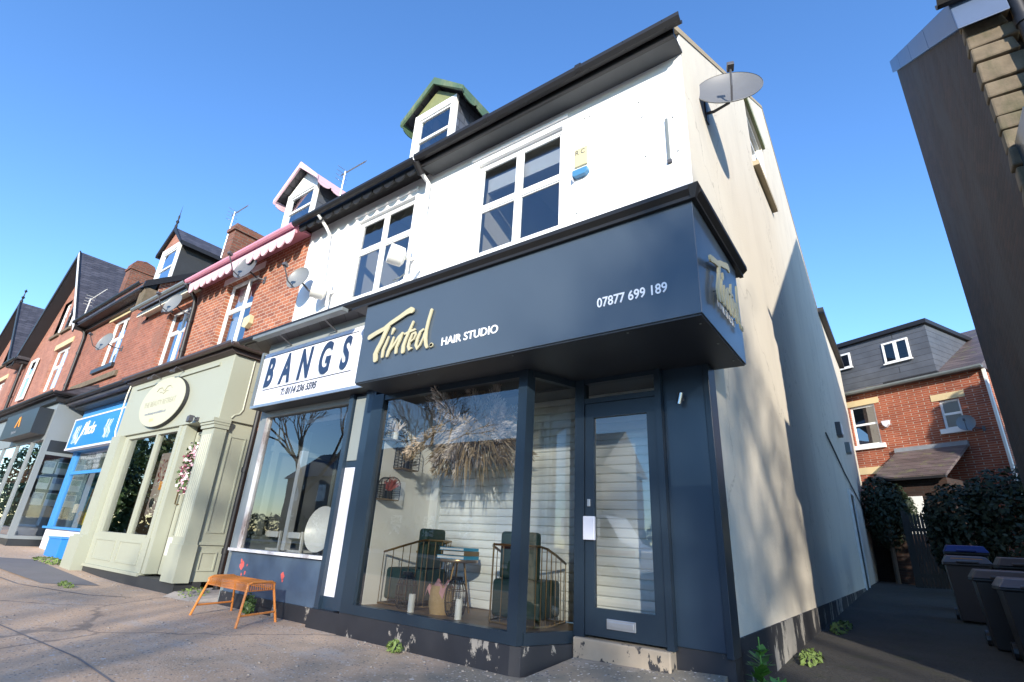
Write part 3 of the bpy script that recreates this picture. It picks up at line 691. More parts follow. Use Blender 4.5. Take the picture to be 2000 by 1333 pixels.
# party strip between the two shops
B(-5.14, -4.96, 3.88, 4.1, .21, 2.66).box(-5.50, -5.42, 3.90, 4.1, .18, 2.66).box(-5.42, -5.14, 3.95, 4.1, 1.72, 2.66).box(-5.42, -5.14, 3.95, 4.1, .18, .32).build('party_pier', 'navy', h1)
B(-5.42, -5.14, 3.95, 4.02, .32, 1.72).build('white_panel', 'lilac_white', h1)
B(-5.40, -5.16, 3.935, 3.95, 1.80, 2.60).build('grey_panel', 'grey_green', h1)
B(-5.55, -4.97, 3.87, 4.3, -.05, .19).build('pier_plinth', 'black_plinth', h1)

# ================================================================ SECOND HOUSE (white front, two dishes)
h2 = thing('terraced_house', 'white rendered house with scalloped black eaves board above a shop with a white signboard', 'house', (-7, 4.6, 0), 'houses of the shopping terrace')
wall_y(-8.68, -5.3, 2.58, 6.9, 4.6, [(-7.13, -5.66, 4.64, 6.26)]).build('front_wall', 'white_render', h2)
MB().prism([(4.32, 6.72), (12, 12.16), (18.75, 8.8), (18.75, 8.7), (12, 12.04), (4.32, 6.60)], 'yz', -8.68, -5.302).build('roof', 'slate', h2)
g1 = gutter(-8.70, -5.34, 4.22, 6.60, .06); g1.box(-8.68, -5.32, 4.30, 4.60, 6.58, 6.62); g1.build('gutter', 'gutter_black', h2)
scallops(-8.66, -5.34, 4.30, 6.58, 6.39, .27).build('scalloped_board', 'black_trim', h2)
window_y(h2, -7.13, -5.66, 4.64, 6.26, 4.66, [-6.42], [5.62], fr=.06, mull=.09, sill=('upvc', .07, 4.55))
B(-7.24, -5.60, 4.565, 4.60, 6.36, 6.40).build('drip_moulding', 'white_render', h2)
room(h2, -7.25, -5.4, 4.75, 8.3, 4.3, 6.9)
downpipe([(-7.93, 4.24, 6.52), (-7.93, 4.45, 6.36), (-7.92, 4.54, 6.25), (-7.80, 4.545, 5.2)], .032).build('downpipe', 'white_gloss', h2, smooth=True)
# shopfront
B(-7.75, -4.98, 3.86, 4.6, 2.66, 3.72).build('fascia', 'grey_paint', h2)
B(-7.68, -4.99, 3.77, 4.2, 2.64, 2.659).build('soffit', 'soffit_dark', h2)
MB().hexa([(-8.2, 3.66, 3.72), (-5.01, 3.66, 3.72), (-5.01, 4.6, 3.72), (-8.2, 4.6, 3.72), (-8.2, 3.66, 3.76), (-5.01, 3.66, 3.76), (-5.01, 4.6, 4.22), (-8.2, 4.6, 4.22)]).build('shop_roof', 'slate', h2)
gutter(-8.22, -5.02, 3.62, 3.80, .055).build('gutter', 'gutter_black', h2)
B(-7.85, -7.765, 4.02, 4.6, -.05, 3.72).build('side_wall', 'grey_green', h2)
B(-8.66, -7.85, 4.54, 4.598, -.05, 3.72).build('recess_wall', 'brick_orange', h2)
B(-7.72, -5.50, 4.0, 4.15, .17, .68).build('stall_riser', 'shop_blue_grey', h2)
B(-7.76, -5.50, 3.985, 4.2, -.05, .17).build('plinth', 'black_plinth', h2)
rd = MB(); rn = random.Random(5)
for (x, z, r_) in ((-7.38, .50, .055), (-7.27, .43, .025), (-7.25, .52, .018), (-7.35, .40, .02), (-6.38, .45, .042), (-6.36, .40, .02), (-7.41, .56, .03)):
    pts = [(x + r_ * rn.uniform(.6, 1.2) * math.cos(k * .7), 3.9985, z + r_ * rn.uniform(.6, 1.3) * math.sin(k * .7)) for k in range(9)]
    rd.face(pts)
rd.build('paint_splash', 'splash_red', h2)
fr = MB().box(-7.74, -7.60, 3.99, 4.08, .70, 2.66).box(-5.54, -5.50, 3.99, 4.08, .70, 2.66).box(-7.60, -5.54, 3.99, 4.06, 2.56, 2.66)
shw = fr.build('shop_window', 'grey_paint', h2)
B(-7.76, -5.50, 3.95, 4.12, .68, .715).build('sill', 'chippy_white', shw)
B(-7.60, -7.575, 3.985, 4.06, .715, 2.56).build('glazing_bead', 'chippy_white', shw)
MB().face([(-7.575, 4.03, .715), (-5.54, 4.03, .715), (-5.54, 4.03, 2.56), (-7.575, 4.03, 2.56)]).build('pane', 'glass_shop', shw)
room(h2, -7.74, -5.45, 4.16, 8.5, .3, 2.7, 'room_grey', 'floor_wood')
il = MB().box(-7.73, -7.68, 4.2, 7.5, .3, .9)
for y in (4.25, 4.75, 5.4, 6.2): il.box(-7.735, -7.66, y, y + .09, .9, 2.5)
il.box(-7.735, -7.67, 4.2, 7, 2.1, 2.18).build('inner_panelling', 'grey_green', h2)
B(-7.20, -7.11, 4.40, 4.49, .72, 2.10).build('inner_post', 'white_gloss', h2)
# signboard
sg = thing('shop_sign', 'white signboard with large navy condensed capitals between two rules', 'sign', (-6.4, 3.77, 3.1))
B(-7.66, -4.995, 3.77, 3.855, 2.685, 3.51).build('board', 'sign_white', sg)
B(-7.70, -4.995, 3.745, 3.86, 2.645, 2.684).build('bottom_rail', 'silver', sg)
B(-7.72, -7.662, 3.745, 3.86, 2.685, 3.54).build('side_rail', 'gutter_grey', sg)
xs = [-7.50, -6.98, -6.46, -5.98, -5.60]
for k, ch in enumerate('BANGS'):
    ww = .50 if ch != 'N' else .50
    text('letter', ch, .615, 'navy_letters', sg, FY([-7.51, -7.085, -6.64, -6.16, -5.665][k], 2.975, 3.7685), .006, .60, .022, .12)
    text('letter_shadow', ch, .615, 'letter_shade', sg, FY([-7.51, -7.085, -6.64, -6.16, -5.665][k] - .016, 2.958, 3.7697), .001, .60, .022, .12)
B(-7.46, -5.36, 3.7665, 3.769, 3.440, 3.452).build('rule', 'dark_letters', sg)
B(-7.49, -5.40, 3.7665, 3.769, 2.905, 2.919).build('rule', 'dark_letters', sg)
text('phone_lettering', 'T: 0114 236 5595', .135, 'dark_letters', sg, FY(-6.98, 2.775, 3.7685), .002, .90, .006, .2)
# trough light over the sign
tl = thing('sign_light', 'long thin grey trough light on two bent arms above the white signboard', 'lamp', (-6.35, 3.45, 3.6))
B(-7.42, -5.28, 3.40, 3.50, 3.585, 3.635).build('trough', 'gutter_grey', tl, bevel=.006)
for x in (-7.12, -6.0): MB().tube([(x, 3.86, 3.60), (x, 3.62, 3.70), (x, 3.52, 3.66), (x, 3.47, 3.62)], .011, 6).build('arm', 'bracket', tl)

# dormers ---------------------------------------------------------
def dormer(parent, xc, hw, yf, zb, ze, za, zw, fo, gs, wallm, bargem, gablem, roofm, cheekm, over=.26, scal=True, yb=None, tz=None, sl=SL, ev=(4.35, 6.72)):
    """dormer with gabled roof; yf face, zb base, ze eaves, za apex"""
    yend = ev[0] + (za - ev[1]) / sl + .3; ye = ev[0] + (ze - ev[1]) / sl + .1
    d = wall_y(xc - hw, xc + hw, zb, ze, yf, [(xc - hw + .12, xc + hw - .12, zb + .02, zw)], .06).build('dormer', wallm, parent)
    ck = MB()
    for s in (-1, 1):
        MB().prism([(yf + .002, zb), (ye, ze), (yf + .002, ze)], 'yz', xc + s * (hw - .03), xc + s * hw).build('cheek', cheekm, d)
        B(xc + s * hw - .012, xc + s * hw + .012, yf - .003, yf + .07, zb, ze).build('corner_post', wallm, d)
    MB().prism([(xc - hw, ze), (xc + hw, ze), (xc, ze + gs * hw - .03)], 'xz', yf + .01, yf + .05).build('gable_board', gablem, d)
    ze_ = za - gs * hw; zo = za - gs * (hw + over)
    rr_ = MB(); tk = .05
    for s in (-1, 1):
        a = (xc + s * (hw + over), zo); rr_.hexa([(a[0], yf - fo, a[1]), (xc, yf - fo, za), (xc, yend, za), (a[0], ye + .1, a[1]), (a[0], yf - fo, a[1] + tk), (xc, yf - fo, za + tk), (xc, yend, za + tk), (a[0], ye + .1, a[1] + tk)])
    rr_.build('dormer_roof', roofm, d)
    bb_ = MB()
    for s in (-1, 1):
        a = (xc + s * (hw + over + .03), zo - .02); w_ = .14
        bb_.hexa([(a[0], yf - fo - .05, a[1] - w_ * .4), (xc, yf - fo - .05, za - w_ * .6), (xc, yf - fo - .005, za - w_ * .6), (a[0], yf - fo - .005, a[1] - w_ * .6), (a[0], yf - fo - .05, a[1] + .05), (xc, yf - fo - .05, za + .10), (xc, yf - fo - .005, za + .10), (a[0], yf - fo - .005, a[1] + .05)])
    bb_.build('bargeboard', bargem, d)
    for s in (-1, 1):
        eb = MB(); x = xc + s * (hw + over)
        eb.prism([(yf - fo, zo - .10), (ye, zo - .10), (ye, zo + .05), (yf - fo, zo + .05)], 'yz', x - .012, x + .012)
        if scal:
            n_ = 7; L = (ye - yf + fo) / n_
            for k in range(n_): eb.prism([(yf - fo + L * k + L * (.5 - .46 * math.cos(math.pi * q / 6)), zo - .10 - .09 * math.sin(math.pi * q / 6)) for q in range(7)], 'yz', x - .010, x + .010)
        eb.build('eaves_board', bargem, d)
    x0, x1, z0, z1 = xc - hw + .12, xc + hw - .12, zb + .02, zw; f_ = .045; zt = tz
    wf = MB().box(x0, x0 + f_, yf + .03, yf + .08, z0, z1).box(x1 - f_, x1, yf + .03, yf + .08, z0, z1).box(x0 + f_, x1 - f_, yf + .03, yf + .08, z1 - f_, z1).box(x0 + f_, x1 - f_, yf + .026, yf + .078, zt - .03, zt + .03)
    wf.build('window_frame', 'upvc', d)
    MB().face([(x0, yf + .055, z0), (x1, yf + .055, z0), (x1, yf + .055, z1), (x0, yf + .055, z1)]).build('pane', 'glass_upper', d)
    MB().face([(x0 - .05, yf + .5, z0), (x1 + .05, yf + .5, z0), (x1 + .05, yf + .9, z1), (x0 - .05, yf + .9, z1)]).build('room_walls', 'room_white', d)
    return d
dormer(h2, -6.42, .58, 5.4, 7.3, 9.36, 9.93, 9.20, .10, .80, 'upvc', 'green_paint', 'green_board', 'slate', 'slate_blue', .28, True, tz=8.62)

# ================================================================ THIRD HOUSE (brick, pink eaves, sage shop)
h3 = thing('terraced_house', 'orange brick house with pink scalloped eaves above a sage green shopfront', 'house', (-11, 4.6, 0), 'houses of the shopping terrace')
wall_y(-13.25, -8.68, 2.58, 6.9, 4.6, [(-11.88, -10.47, 4.55, 6.26)], .13).build('front_wall', 'brick_orange', h3)
MB().prism([(4.32, 6.68), (12, 12.14), (18.75, 8.8), (18.75, 8.7), (12, 12.02), (4.32, 6.58)], 'yz', -13.25, -8.682).build('roof', 'slate', h3)
gutter(-13.3, -8.70, 4.20, 6.57, .055).box(-13.25, -8.70, 4.27, 4.31, 6.42, 6.60).box(-13.25, -8.7, 4.31, 4.6, 6.52, 6.56).build('gutter', 'pink_paint', h3)
scallops(-13.2, -8.70, 4.25, 6.48, 6.20, .30).build('scalloped_board', 'pink_pale', h3)
window_y(h3, -11.88, -10.47, 4.55, 6.26, 4.71, [-11.12], [5.55], fr=.06, mull=.08)
B(-11.98, -10.38, 4.54, 4.62, 4.42, 4.55).build('sill', 'lintel_stone', h3)
B(-12.10, -10.30, 4.585, 4.61, 6.262, 6.42).build('lintel', 'white_gloss', h3)
room(h3, -13, -9, 4.9, 8.3, 4.3, 6.9, 'room_grey')
downpipe([(-13.33, 4.22, 6.48), (-13.33, 4.50, 6.22), (-13.33, 4.53, 6.0), (-13.20, 4.53, 4.45)], .05).build('downpipe', 'gutter_black', h3, smooth=True)
dormer(h3, -11.13, .66, 5.4, 7.3, 9.25, 9.84, 9.12, .18, .80, 'upvc', 'pink_pale', 'upvc', 'slate', 'clad_grey', .28, True, tz=8.62)
ch = MB().box(-13.42, -13.08, 4.85, 5.75, 6.6, 8.35).box(-13.47, -13.03, 4.80, 5.80, 8.35, 8.45).box(-13.42, -13.08, 4.85, 5.75, 8.45, 8.56)
ch.build('chimney', 'brick_chimney', h3)
leafy(160, [((-13.25, 5.3, 8.58), (.14, .4, .04))], .03, 5).build('chimney_moss', 'grass', h3, kind='stuff')
# sage shopfront
BX0, BX1, BY = -13.56, -8.98, 3.9
B(BX0, BX1, BY, 4.6, 2.66, 3.80).build('fascia', 'sage', h3, bevel=.006)
B(-13.15, -9.45, BY - .03, BY - .001, 3.66, 3.70).box(-13.15, -9.45, BY - .018, BY - .001, 3.70, 3.73).build('fascia_moulding', 'sage', h3)
MB().prism([(BY - .02, 3.80), (BY - .10, 3.84), (BY - .10, 3.90), (4.6, 3.90), (4.6, 3.80)], 'yz', BX0 - .05, BX1 + .06).build('cornice', 'gutter_brown', h3)
gt = gutter(BX0 - .12, BX1 + .16, BY - .16, 3.96, .055); gt.tube([(BX1 + .14, BY - .16, 3.92), (BX1 + .14, 4.5, 3.92)], .05, 8); gt.build('gutter', 'gutter_brown', h3)
MB().hexa([(BX0 - .1, BY - .12, 3.92), (BX1 + .12, BY - .12, 3.92), (BX1 + .12, 4.6, 3.92), (BX0 - .1, 4.6, 3.92), (BX0 - .1, BY - .12, 3.97), (BX1 + .12, BY - .12, 3.97), (BX1 - .25, 4.6, 4.40), (BX0 - .1, 4.6, 4.40)]).build('shop_roof', 'slate', h3)
# scrolled bracket line on the return
MB().tube([(BX1 + .004, 4.26, 3.78), (BX1 + .004, 4.26, 2.88), (BX1 + .004, 4.22, 2.80), (BX1 + .004, 4.14, 2.76), (BX1 + .004, 4.10, 2.70)], .014, 6).box(BX1 - .01, BX1 + .006, 4.26, 4.6, 3.22, 3.24).build('return_moulding', 'sage', h3)
def panel_x(mb, x, y0, y1, z0, z1, t=.022, o=.014):
    mb.box(x, x + o, y0, y1, z0, z0 + t).box(x, x + o, y0, y1, z1 - t, z1).box(x, x + o, y0, y0 + t, z0 + t, z1 - t).box(x, x + o, y1 - t, y1, z0 + t, z1 - t); return mb
def panel_y(mb, y, x0, x1, z0, z1, t=.022, o=.014):
    mb.box(x0, x1, y - o, y, z0, z0 + t).box(x0, x1, y - o, y, z1 - t, z1).box(x0, x0 + t, y - o, y, z0 + t, z1 - t).box(x1 - t, x1, y - o, y, z0 + t, z1 - t); return mb
B(BX1 - .20, BX1 - .05, 4.05, 4.6, .17, 2.66).build('side_panel', 'sage', h3)
pm = MB(); panel_x(pm, BX1 - .05, 4.18, 4.46, .88, 2.42); panel_x(pm, BX1 - .05, 4.18, 4.44, .32, .60); pm.box(BX1 - .05, BX1 - .025, 4.08, 4.6, .70, .74)
pm.build('side_moulding', 'sage', h3)
# stall riser, posts, pilasters
B(-13.05, -10.35, 3.93, 4.1, .17, .74).build('stall_riser', 'sage', h3)
pm = MB(); panel_y(pm, 3.93, -12.78, -11.80, .30, .66); panel_y(pm, 3.93, -11.60, -10.62, .30, .66); pm.box(-13.05, -10.38, 3.885, 3.93, .15, .20)
pm.build('riser_moulding', 'sage', h3)
B(-13.1, BX1 - .04, 3.915, 4.3, -.05, .165).build('plinth', 'sage_dark', h3)
B(-13.56, -13.08, 3.84, 4.2, .02, 2.66).box(-13.64, -13.02, 3.72, 4.2, .0, .66).box(-13.60, -13.06, 3.76, 4.2, .66, .70).build('pilaster', 'sage', h3)
pl_ = MB().box(-9.40, BX1, 3.88, 4.08, .16, 2.55).box(-9.42, BX1 + .02, 3.85, 4.10, 2.50, 2.56).box(-9.43, BX1 + .03, 3.83, 4.10, 2.56, 2.60).box(-9.44, BX1 + .04, 3.81, 4.10, 2.60, 2.66)
for k in range(5): pl_.tube([(-9.32 + k * .066, 3.882, .80), (-9.32 + k * .066, 3.882, 2.40)], .014, 6)
pl_.box(-9.41, BX1 + .015, 3.86, 4.09, .16, .70)
pl_.build('pilaster', 'sage', h3)
B(-10.50, -10.20, 3.93, 4.12, .2, 2.66).box(-10.48, -10.36, 3.915, 3.93, .2, 2.66).build('door_post', 'sage', h3)
fr = MB().box(-13.08, -12.88, 3.95, 4.05, .74, 2.66).box(-11.50, -11.42, 3.95, 4.03, .78, 2.58).box(-10.58, -10.50, 3.95, 4.05, .74, 2.66).box(-12.88, -10.58, 3.95, 4.05, 2.58, 2.66).box(-12.88, -10.58, 3.93, 4.05, .74, .78)
shw = fr.build('shop_window', 'sage', h3)
MB().face([(-12.88, 4.0, .78), (-10.58, 4.0, .78), (-10.58, 4.0, 2.58), (-12.88, 4.0, 2.58)]).build('pane', 'glass_shop', shw)
room(h3, -13.2, -9.2, 4.14, 7.5, .3, 2.7, 'room_brown', 'floor_wood')
dr = MB().box(-10.18, -10.08, 4.12, 4.17, .2, 2.55).box(-9.50, -9.41, 4.12, 4.17, .2, 2.55).box(-10.08, -9.50, 4.12, 4.17, .2, .80).box(-10.08, -9.50, 4.12, 4.17, 2.20, 2.27).box(-10.08, -9.50, 4.12, 4.17, 2.50, 2.55).build('shop_door', 'sage', h3)
MB().face([(-10.08, 4.145, .8), (-9.5, 4.145, .8), (-9.5, 4.145, 2.5), (-10.08, 4.145, 2.5)]).build('pane', 'glass_shop', dr)
MB().tube([(-10.12, 4.12, 1.30), (-10.12, 4.06, 1.30), (-10.12, 4.06, 1.62), (-10.12, 4.12, 1.62)], .012, 8).build('handle', 'brass', dr, smooth=True)
B(-9.92, -9.68, 4.108, 4.12, .66, .73).build('letter_box', 'brass', dr)
tag(B(-9.53, -9.40, 3.87, 3.879, .52, .78).box(-9.51, -9.42, 3.866, 3.870, .64, .73).build('notice', 'paper', origin=(-9.45, 3.87, .65)), 'small white notice fixed low on the sage pilaster by the door', 'notice')
sg = thing('shop_sign', 'large cream oval sign with a dark rim on the sage fascia', 'sign', (-11.42, 3.86, 3.2))
el = [(-11.42 + 1.02 * math.cos(k * math.pi / 24), 3.20 + .50 * math.sin(k * math.pi / 24)) for k in range(48)]
MB().prism(el, 'xz', 3.83, 3.885).build('rim', 'sage_dark', sg)
MB().prism([(-11.42 + (x + 11.42) * .99, 3.2 + (z - 3.2) * .985) for x, z in el], 'xz', 3.822, 3.8295).build('board', 'cream_board', sg)
text('faint_lettering', 'THE BEAUTY RETREAT', .155, 'faint_letters', sg, FY(-12.22, 3.14, 3.821), .002, .93, .0)
text('address_lettering', 'www.thebeautyretreatsheffield.co.uk', .075, 'lead', sg, FY(-12.05, 2.97, 3.821), .002, .88, .001)
text('lime_lettering', '0114', .09, 'lime_letters', sg, FY(-11.72, 2.82, 3.821), .002, .95, .001)
orn = MB()
for s in (-1, 1): orn.tube([(-11.42 + s * .02, 3.82, 3.42), (-11.42 + s * .12, 3.82, 3.50), (-11.42 + s * .26, 3.82, 3.50), (-11.42 + s * .34, 3.82, 3.44)], .009, 5).tube([(-11.42, 3.82, 3.36), (-11.42 + s * .10, 3.82, 3.41), (-11.42 + s * .2, 3.82, 3.40)], .007, 5)
orn.build('flourish', 'faint_letters', sg)
for k, (x, lb) in enumerate(((-12.0, 'left of the two small dark picture lamps above the cream oval sign'), (-10.95, 'right of the two small dark picture lamps above the cream oval sign'))):
    l_ = thing('sign_light', lb, 'lamp', (x, 3.78, 3.78), 'picture lamps above the oval sign')
    MB().tube([(x, BY, 3.77), (x, 3.74, 3.82), (x, 3.70, 3.74)], .010, 6).build('arm', 'bracket', l_); MB().lathe((x - .06, 3.69, 3.72), (1, 0, 0), [(0, 0), (0, .028), (.12, .028), (.12, 0)], 10).build('lamp_shade', 'bracket', l_)
l_ = thing('spotlight', 'small dark adjustable spotlight at the lower right of the sage fascia', 'lamp', (-9.75, 3.86, 2.72))
MB().box(-9.80, -9.70, 3.86, 3.90, 2.68, 2.74).tube([(-9.72, 3.87, 2.70), (-9.70, 3.80, 2.74)], .01, 6).build('bracket', 'bracket', l_); MB().obox((-9.80, 3.79, 2.70), (.05, 0, .01), (0, .035, 0), (0, 0, .05)).build('lamp_head', 'bracket', l_)
MB().tube([(BX0 + .02, BY - .03, 3.92), (BX0 - .06, BY - .03, 3.6), (BX0 - .03, BY - .03, 2.8), (BX0 + .05, BY - .02, 2.66)], .016, 6).build('cable', 'offwhite_wood', h3)
pst = thing('poster', 'tall pinkish poster with red pattern inside the sage shop window', 'poster', (-10.9, 4.06, 1.6))
B(-11.26, -10.66, 4.06, 4.07, 1.10, 2.22).build('sheet', 'poster', pst)
pp = MB(); rn = random.Random(9)
for k in range(40): 
    x, z = rn.uniform(-11.2, -10.72), rn.uniform(1.7, 2.1); s_ = rn.uniform(.012, .035); pp.prism([(x + s_ * math.cos(a), z + s_ * math.sin(a)) for a in (0, 1.2, 2.5, 3.8, 5)], 'xz', 4.056, 4.0595)
pp.build('pattern', 'poster_red', pst); B(-10.98, -10.80, 4.055, 4.0595, 1.55, 1.70).build('label', 'orange_mark', pst)
MB().prism([(-11.1 + .09 * math.cos(a * .5), 1.32 + .09 * math.sin(a * .5)) for a in range(12)], 'xz', 4.055, 4.0595).build('emblem', 'sage_dark', pst)
# flower wreath on the door
wr = thing('wreath', 'pink and white artificial flower wreath hanging on the sage door', 'wreath', (-9.80, 4.06, 1.85))
MB().tube([(-9.8 + .24 * math.cos(k * .524), 4.06, 1.87 + .28 * math.sin(k * .524)) for k in range(13)], .04, 6).build('ring', 'leaf_mid', wr)
for mt, n_, s_ in (('leaf_mid', 260, .035), ('flower_pink', 260, .028), ('flower_white', 240, .030), ('flower_dark', 130, .026)):
    mb = MB(); rn = random.Random(mt)
    for k in range(n_):
        a = rn.uniform(0, 6.28); rr_ = rn.gauss(1, .22); p = Vector((-9.80 + .25 * rr_ * math.cos(a), 4.05 - abs(rn.gauss(0, .035)), 1.87 + .29 * rr_ * math.sin(a)))
        q = Vector((rn.uniform(-1, 1), rn.uniform(-1, 0), rn.uniform(-1, 1))).normalized(); u = q.orthogonal().normalized() * s_; v = q.cross(u)
        mb.face([p - u, p - v, p + u, p + v])
    mb.build('leaves' if 'leaf' in mt else 'flowers', mt, wr, kind='stuff')
MB().tube([(-9.8, 4.10, 2.55), (-9.8, 4.06, 2.15)], .006, 5).build('ribbon', 'alarm_cream', wr)
tag(downpipe([(-8.62, 4.36, 3.7), (-8.62, 4.36, .02)], .045).tube([(-8.62, 4.36, .1), (-8.62, 4.28, .03)], .045, 8).build('drainpipe', 'gutter_black', origin=(-8.62, 4.36, 0), smooth=True), 'dark grey drainpipe in the gap beside the sage shopfront', 'drainpipe')
tag(MB().hexa([(-8.9, 3.75, 0), (-8.2, 3.8, 0), (-7.8, 4.4, 0), (-8.9, 4.4, 0), (-8.8, 3.85, .07), (-8.3, 3.88, .05), (-7.9, 4.4, .10), (-8.85, 4.4, .10)]).build('stone_slab', 'soil_stone', origin=(-8.4, 4.1, 0)), 'worn grey stone slab at the foot of the drainpipe', 'stone')
# ================================================================ FOURTH HOUSE (cream eaves board, blue shop)
h4 = thing('terraced_house', 'brick house with grey gutter over a cream eaves board above a bright blue shopfront', 'house', (-15, 4.6, 0), 'houses of the shopping terrace')
wall_y(-16.6, -13.25, 2.58, 6.7, 4.6, [(-15.02, -13.68, 4.57, 6.26)], .13).build('front_wall', 'brick_red', h4)
MB().prism([(4.32, 6.68), (12, 12.14), (12, 12.02), (4.32, 6.58)], 'yz', -16.58, -13.252).build('roof', 'slate', h4)
gutter(-16.72, -13.40, 4.20, 6.58, .055).build('gutter', 'gutter_grey', h4)
B(-16.75, -13.40, 4.36, 4.40, 6.40, 6.52).box(-16.72, -13.4, 4.40, 4.6, 6.50, 6.53).build('eaves_board', 'offwhite_wood', h4)
window_y(h4, -15.02, -13.68, 4.57, 6.26, 4.71, [-14.3], [5.62], fr=.06, mull=.08)
B(-15.15, -13.55, 4.585, 4.61, 6.262, 6.40).build('lintel', 'brick_orange', h4)
room(h4, -16.4, -13.4, 4.9, 8.3, 4.3, 6.7, 'room_grey')
# blue shop
B(-17.75, -13.60, 4.22, 4.6, 2.62, 3.74).build('fascia', 'shop_blue', h4)
B(-17.75, -13.60, 3.98, 4.6, 3.742, 3.82).build('soffit', 'soffit_dark', h4)
MB().hexa([(-18.0, 3.84, 3.82), (-13.62, 3.84, 3.82), (-13.62, 4.6, 3.82), (-18.0, 4.6, 3.82), (-18.0, 3.84, 3.93), (-13.62, 3.84, 3.93), (-13.62, 4.6, 4.25), (-18.0, 4.6, 4.25)]).build('shop_roof', 'slate', h4)
gutter(-18.05, -13.64, 3.80, 3.97, .055).build('gutter', 'gutter_black', h4)
B(-17.75, -13.60, 4.3, 4.42, -.05, .73).build('stall_riser', 'sign_white', h4)
fr = MB().box(-17.75, -17.45, 4.30, 4.40, .78, 2.62).box(-13.95, -13.6, 4.3, 4.4, .78, 2.62).box(-17.45, -13.95, 4.31, 4.38, 2.04, 2.12).box(-17.80, -13.6, 4.22, 4.42, .73, .78)
shw = fr.build('shop_window', 'shop_blue', h4)
MB().face([(-17.45, 4.345, .78), (-13.95, 4.345, .78), (-13.95, 4.345, 2.62), (-17.45, 4.345, 2.62)]).build('pane', 'glass_shop', shw)
B(-17.45, -13.95, 4.37, 4.39, 2.12, 2.62).build('window_board', 'gutter_grey', h4)
text('window_lettering', 'www.pluckedinstruments.com', .21, 'white_letters', h4, FY(-17.25, 2.42, 4.368), .003, .98, .003)
text('window_lettering', 'repairs  sales  hire', .11, 'white_letters', h4, FY(-16.6, 2.31, 4.368), .003, 1, .001)
text('window_lettering', 'TEL: 0114 2683480', .14, 'white_letters', h4, FY(-16.75, 2.17, 4.368), .003, 1, .001)
room(h4, -17.6, -13.7, 4.45, 6.0, .3, 2.6, 'room_blue', 'floor_wood')
sg = thing('shop_sign', 'bright blue lightbox sign with white brush lettering and white border sketches', 'sign', (-16, 4.1, 3.0))
B(-17.62, -13.62, 4.08, 4.215, 2.68, 3.42).build('board', 'sign_blue', sg)
B(-17.66, -13.62, 4.07, 4.21, 3.42, 3.46).box(-17.66, -13.62, 4.06, 4.21, 2.63, 2.68).box(-17.66, -17.62, 4.07, 4.21, 2.68, 3.42).build('frame', 'lilac_white', sg)
text('brush_lettering', 'Plucks', .42, 'white_letters', sg, FY(-16.75, 2.98, 4.078), .004, .85, .006, .35)
br = MB()
for x in (-17.35, -15.1):
    for k in range(5):
        rn = random.Random(k + int(x * 10)); L = [(x + .08 * k + rn.uniform(-.03, .03), 4.077, 2.80 + .11 * q + rn.uniform(-.02, .02)) for q in range(5)]
        MB().tube([(a + .05 * math.sin(q * 2.1), y, z) for q, (a, y, z) in enumerate(L)], .007, 4).build('sketch_line', 'white_letters', sg)
br.tube([(-16.95, 4.077, 2.76), (-16.75, 4.077, 3.0), (-16.6, 4.077, 3.3), (-16.42, 4.077, 3.32), (-16.45, 4.077, 3.15)], .016, 5)
br.build('brush_stroke', 'white_letters', sg)
bx = thing('storage_box', 'bright blue box standing on the pavement against the white stall riser', 'box', (-15.5, 4.1, gz(-15.5, 4)))
B(-15.95, -15.05, 3.98, 4.29, .08, .55).build('body', 'sign_blue', bx, bevel=.01); B(-15.97, -15.03, 3.96, 4.295, .55, .585).build('lid', 'shop_blue', bx, bevel=.008)
rn = random.Random(4)
for k, (x, z, w_, h_, mt, lb) in enumerate(((-15.25, 1.50, .30, .22, 'paper', 'upper of the plain white cards on the blue shop window'), (-15.05, 1.12, .26, .20, 'paper', 'lower right white card on the blue shop window'), (-16.60, 1.12, .36, .2, 'paper', 'pale price card low at the left of the blue shop window'), (-15.62, .86, .22, .27, 'yellow', 'bright yellow notice at the bottom of the blue shop window'))):
    tag(B(x, x + w_, 4.40, 4.405, z, z + h_).build('window_card', mt, origin=(x, 4.4, z)), lb, 'card', 'cards in the blue shop window')
inst = MB()
for k in range(16):
    x = -17.2 + k * .20; z = .9 + rn.uniform(0, .2); inst.tube([(x, 4.8, z), (x + .03, 4.85, z + .8)], .018, 5).lathe((x, 4.8, z + .05), (0, -.3, 1), [(-.16, 0), (-.12, .07), (0, .09), (.06, .05), (.12, .065), (.18, .03), (.2, 0)], 8)
tag(inst.build('stringed_instruments', 'book_brown', origin=(-15.6, 4.8, .9)), 'row of small stringed instruments hung inside the blue shop', 'instruments').__setitem__('kind', 'stuff')
tag(B(-15.0, -14.65, 4.40, 4.58, 4.06, 4.22).tube([(-14.6, 4.57, 4.05), (-14.6, 4.57, 4.3)], .02, 6).build('vent_box', 'offwhite_wood', origin=(-14.8, 4.5, 4.1)), 'cream box on the brick wall just above the blue shop gutter', 'box')

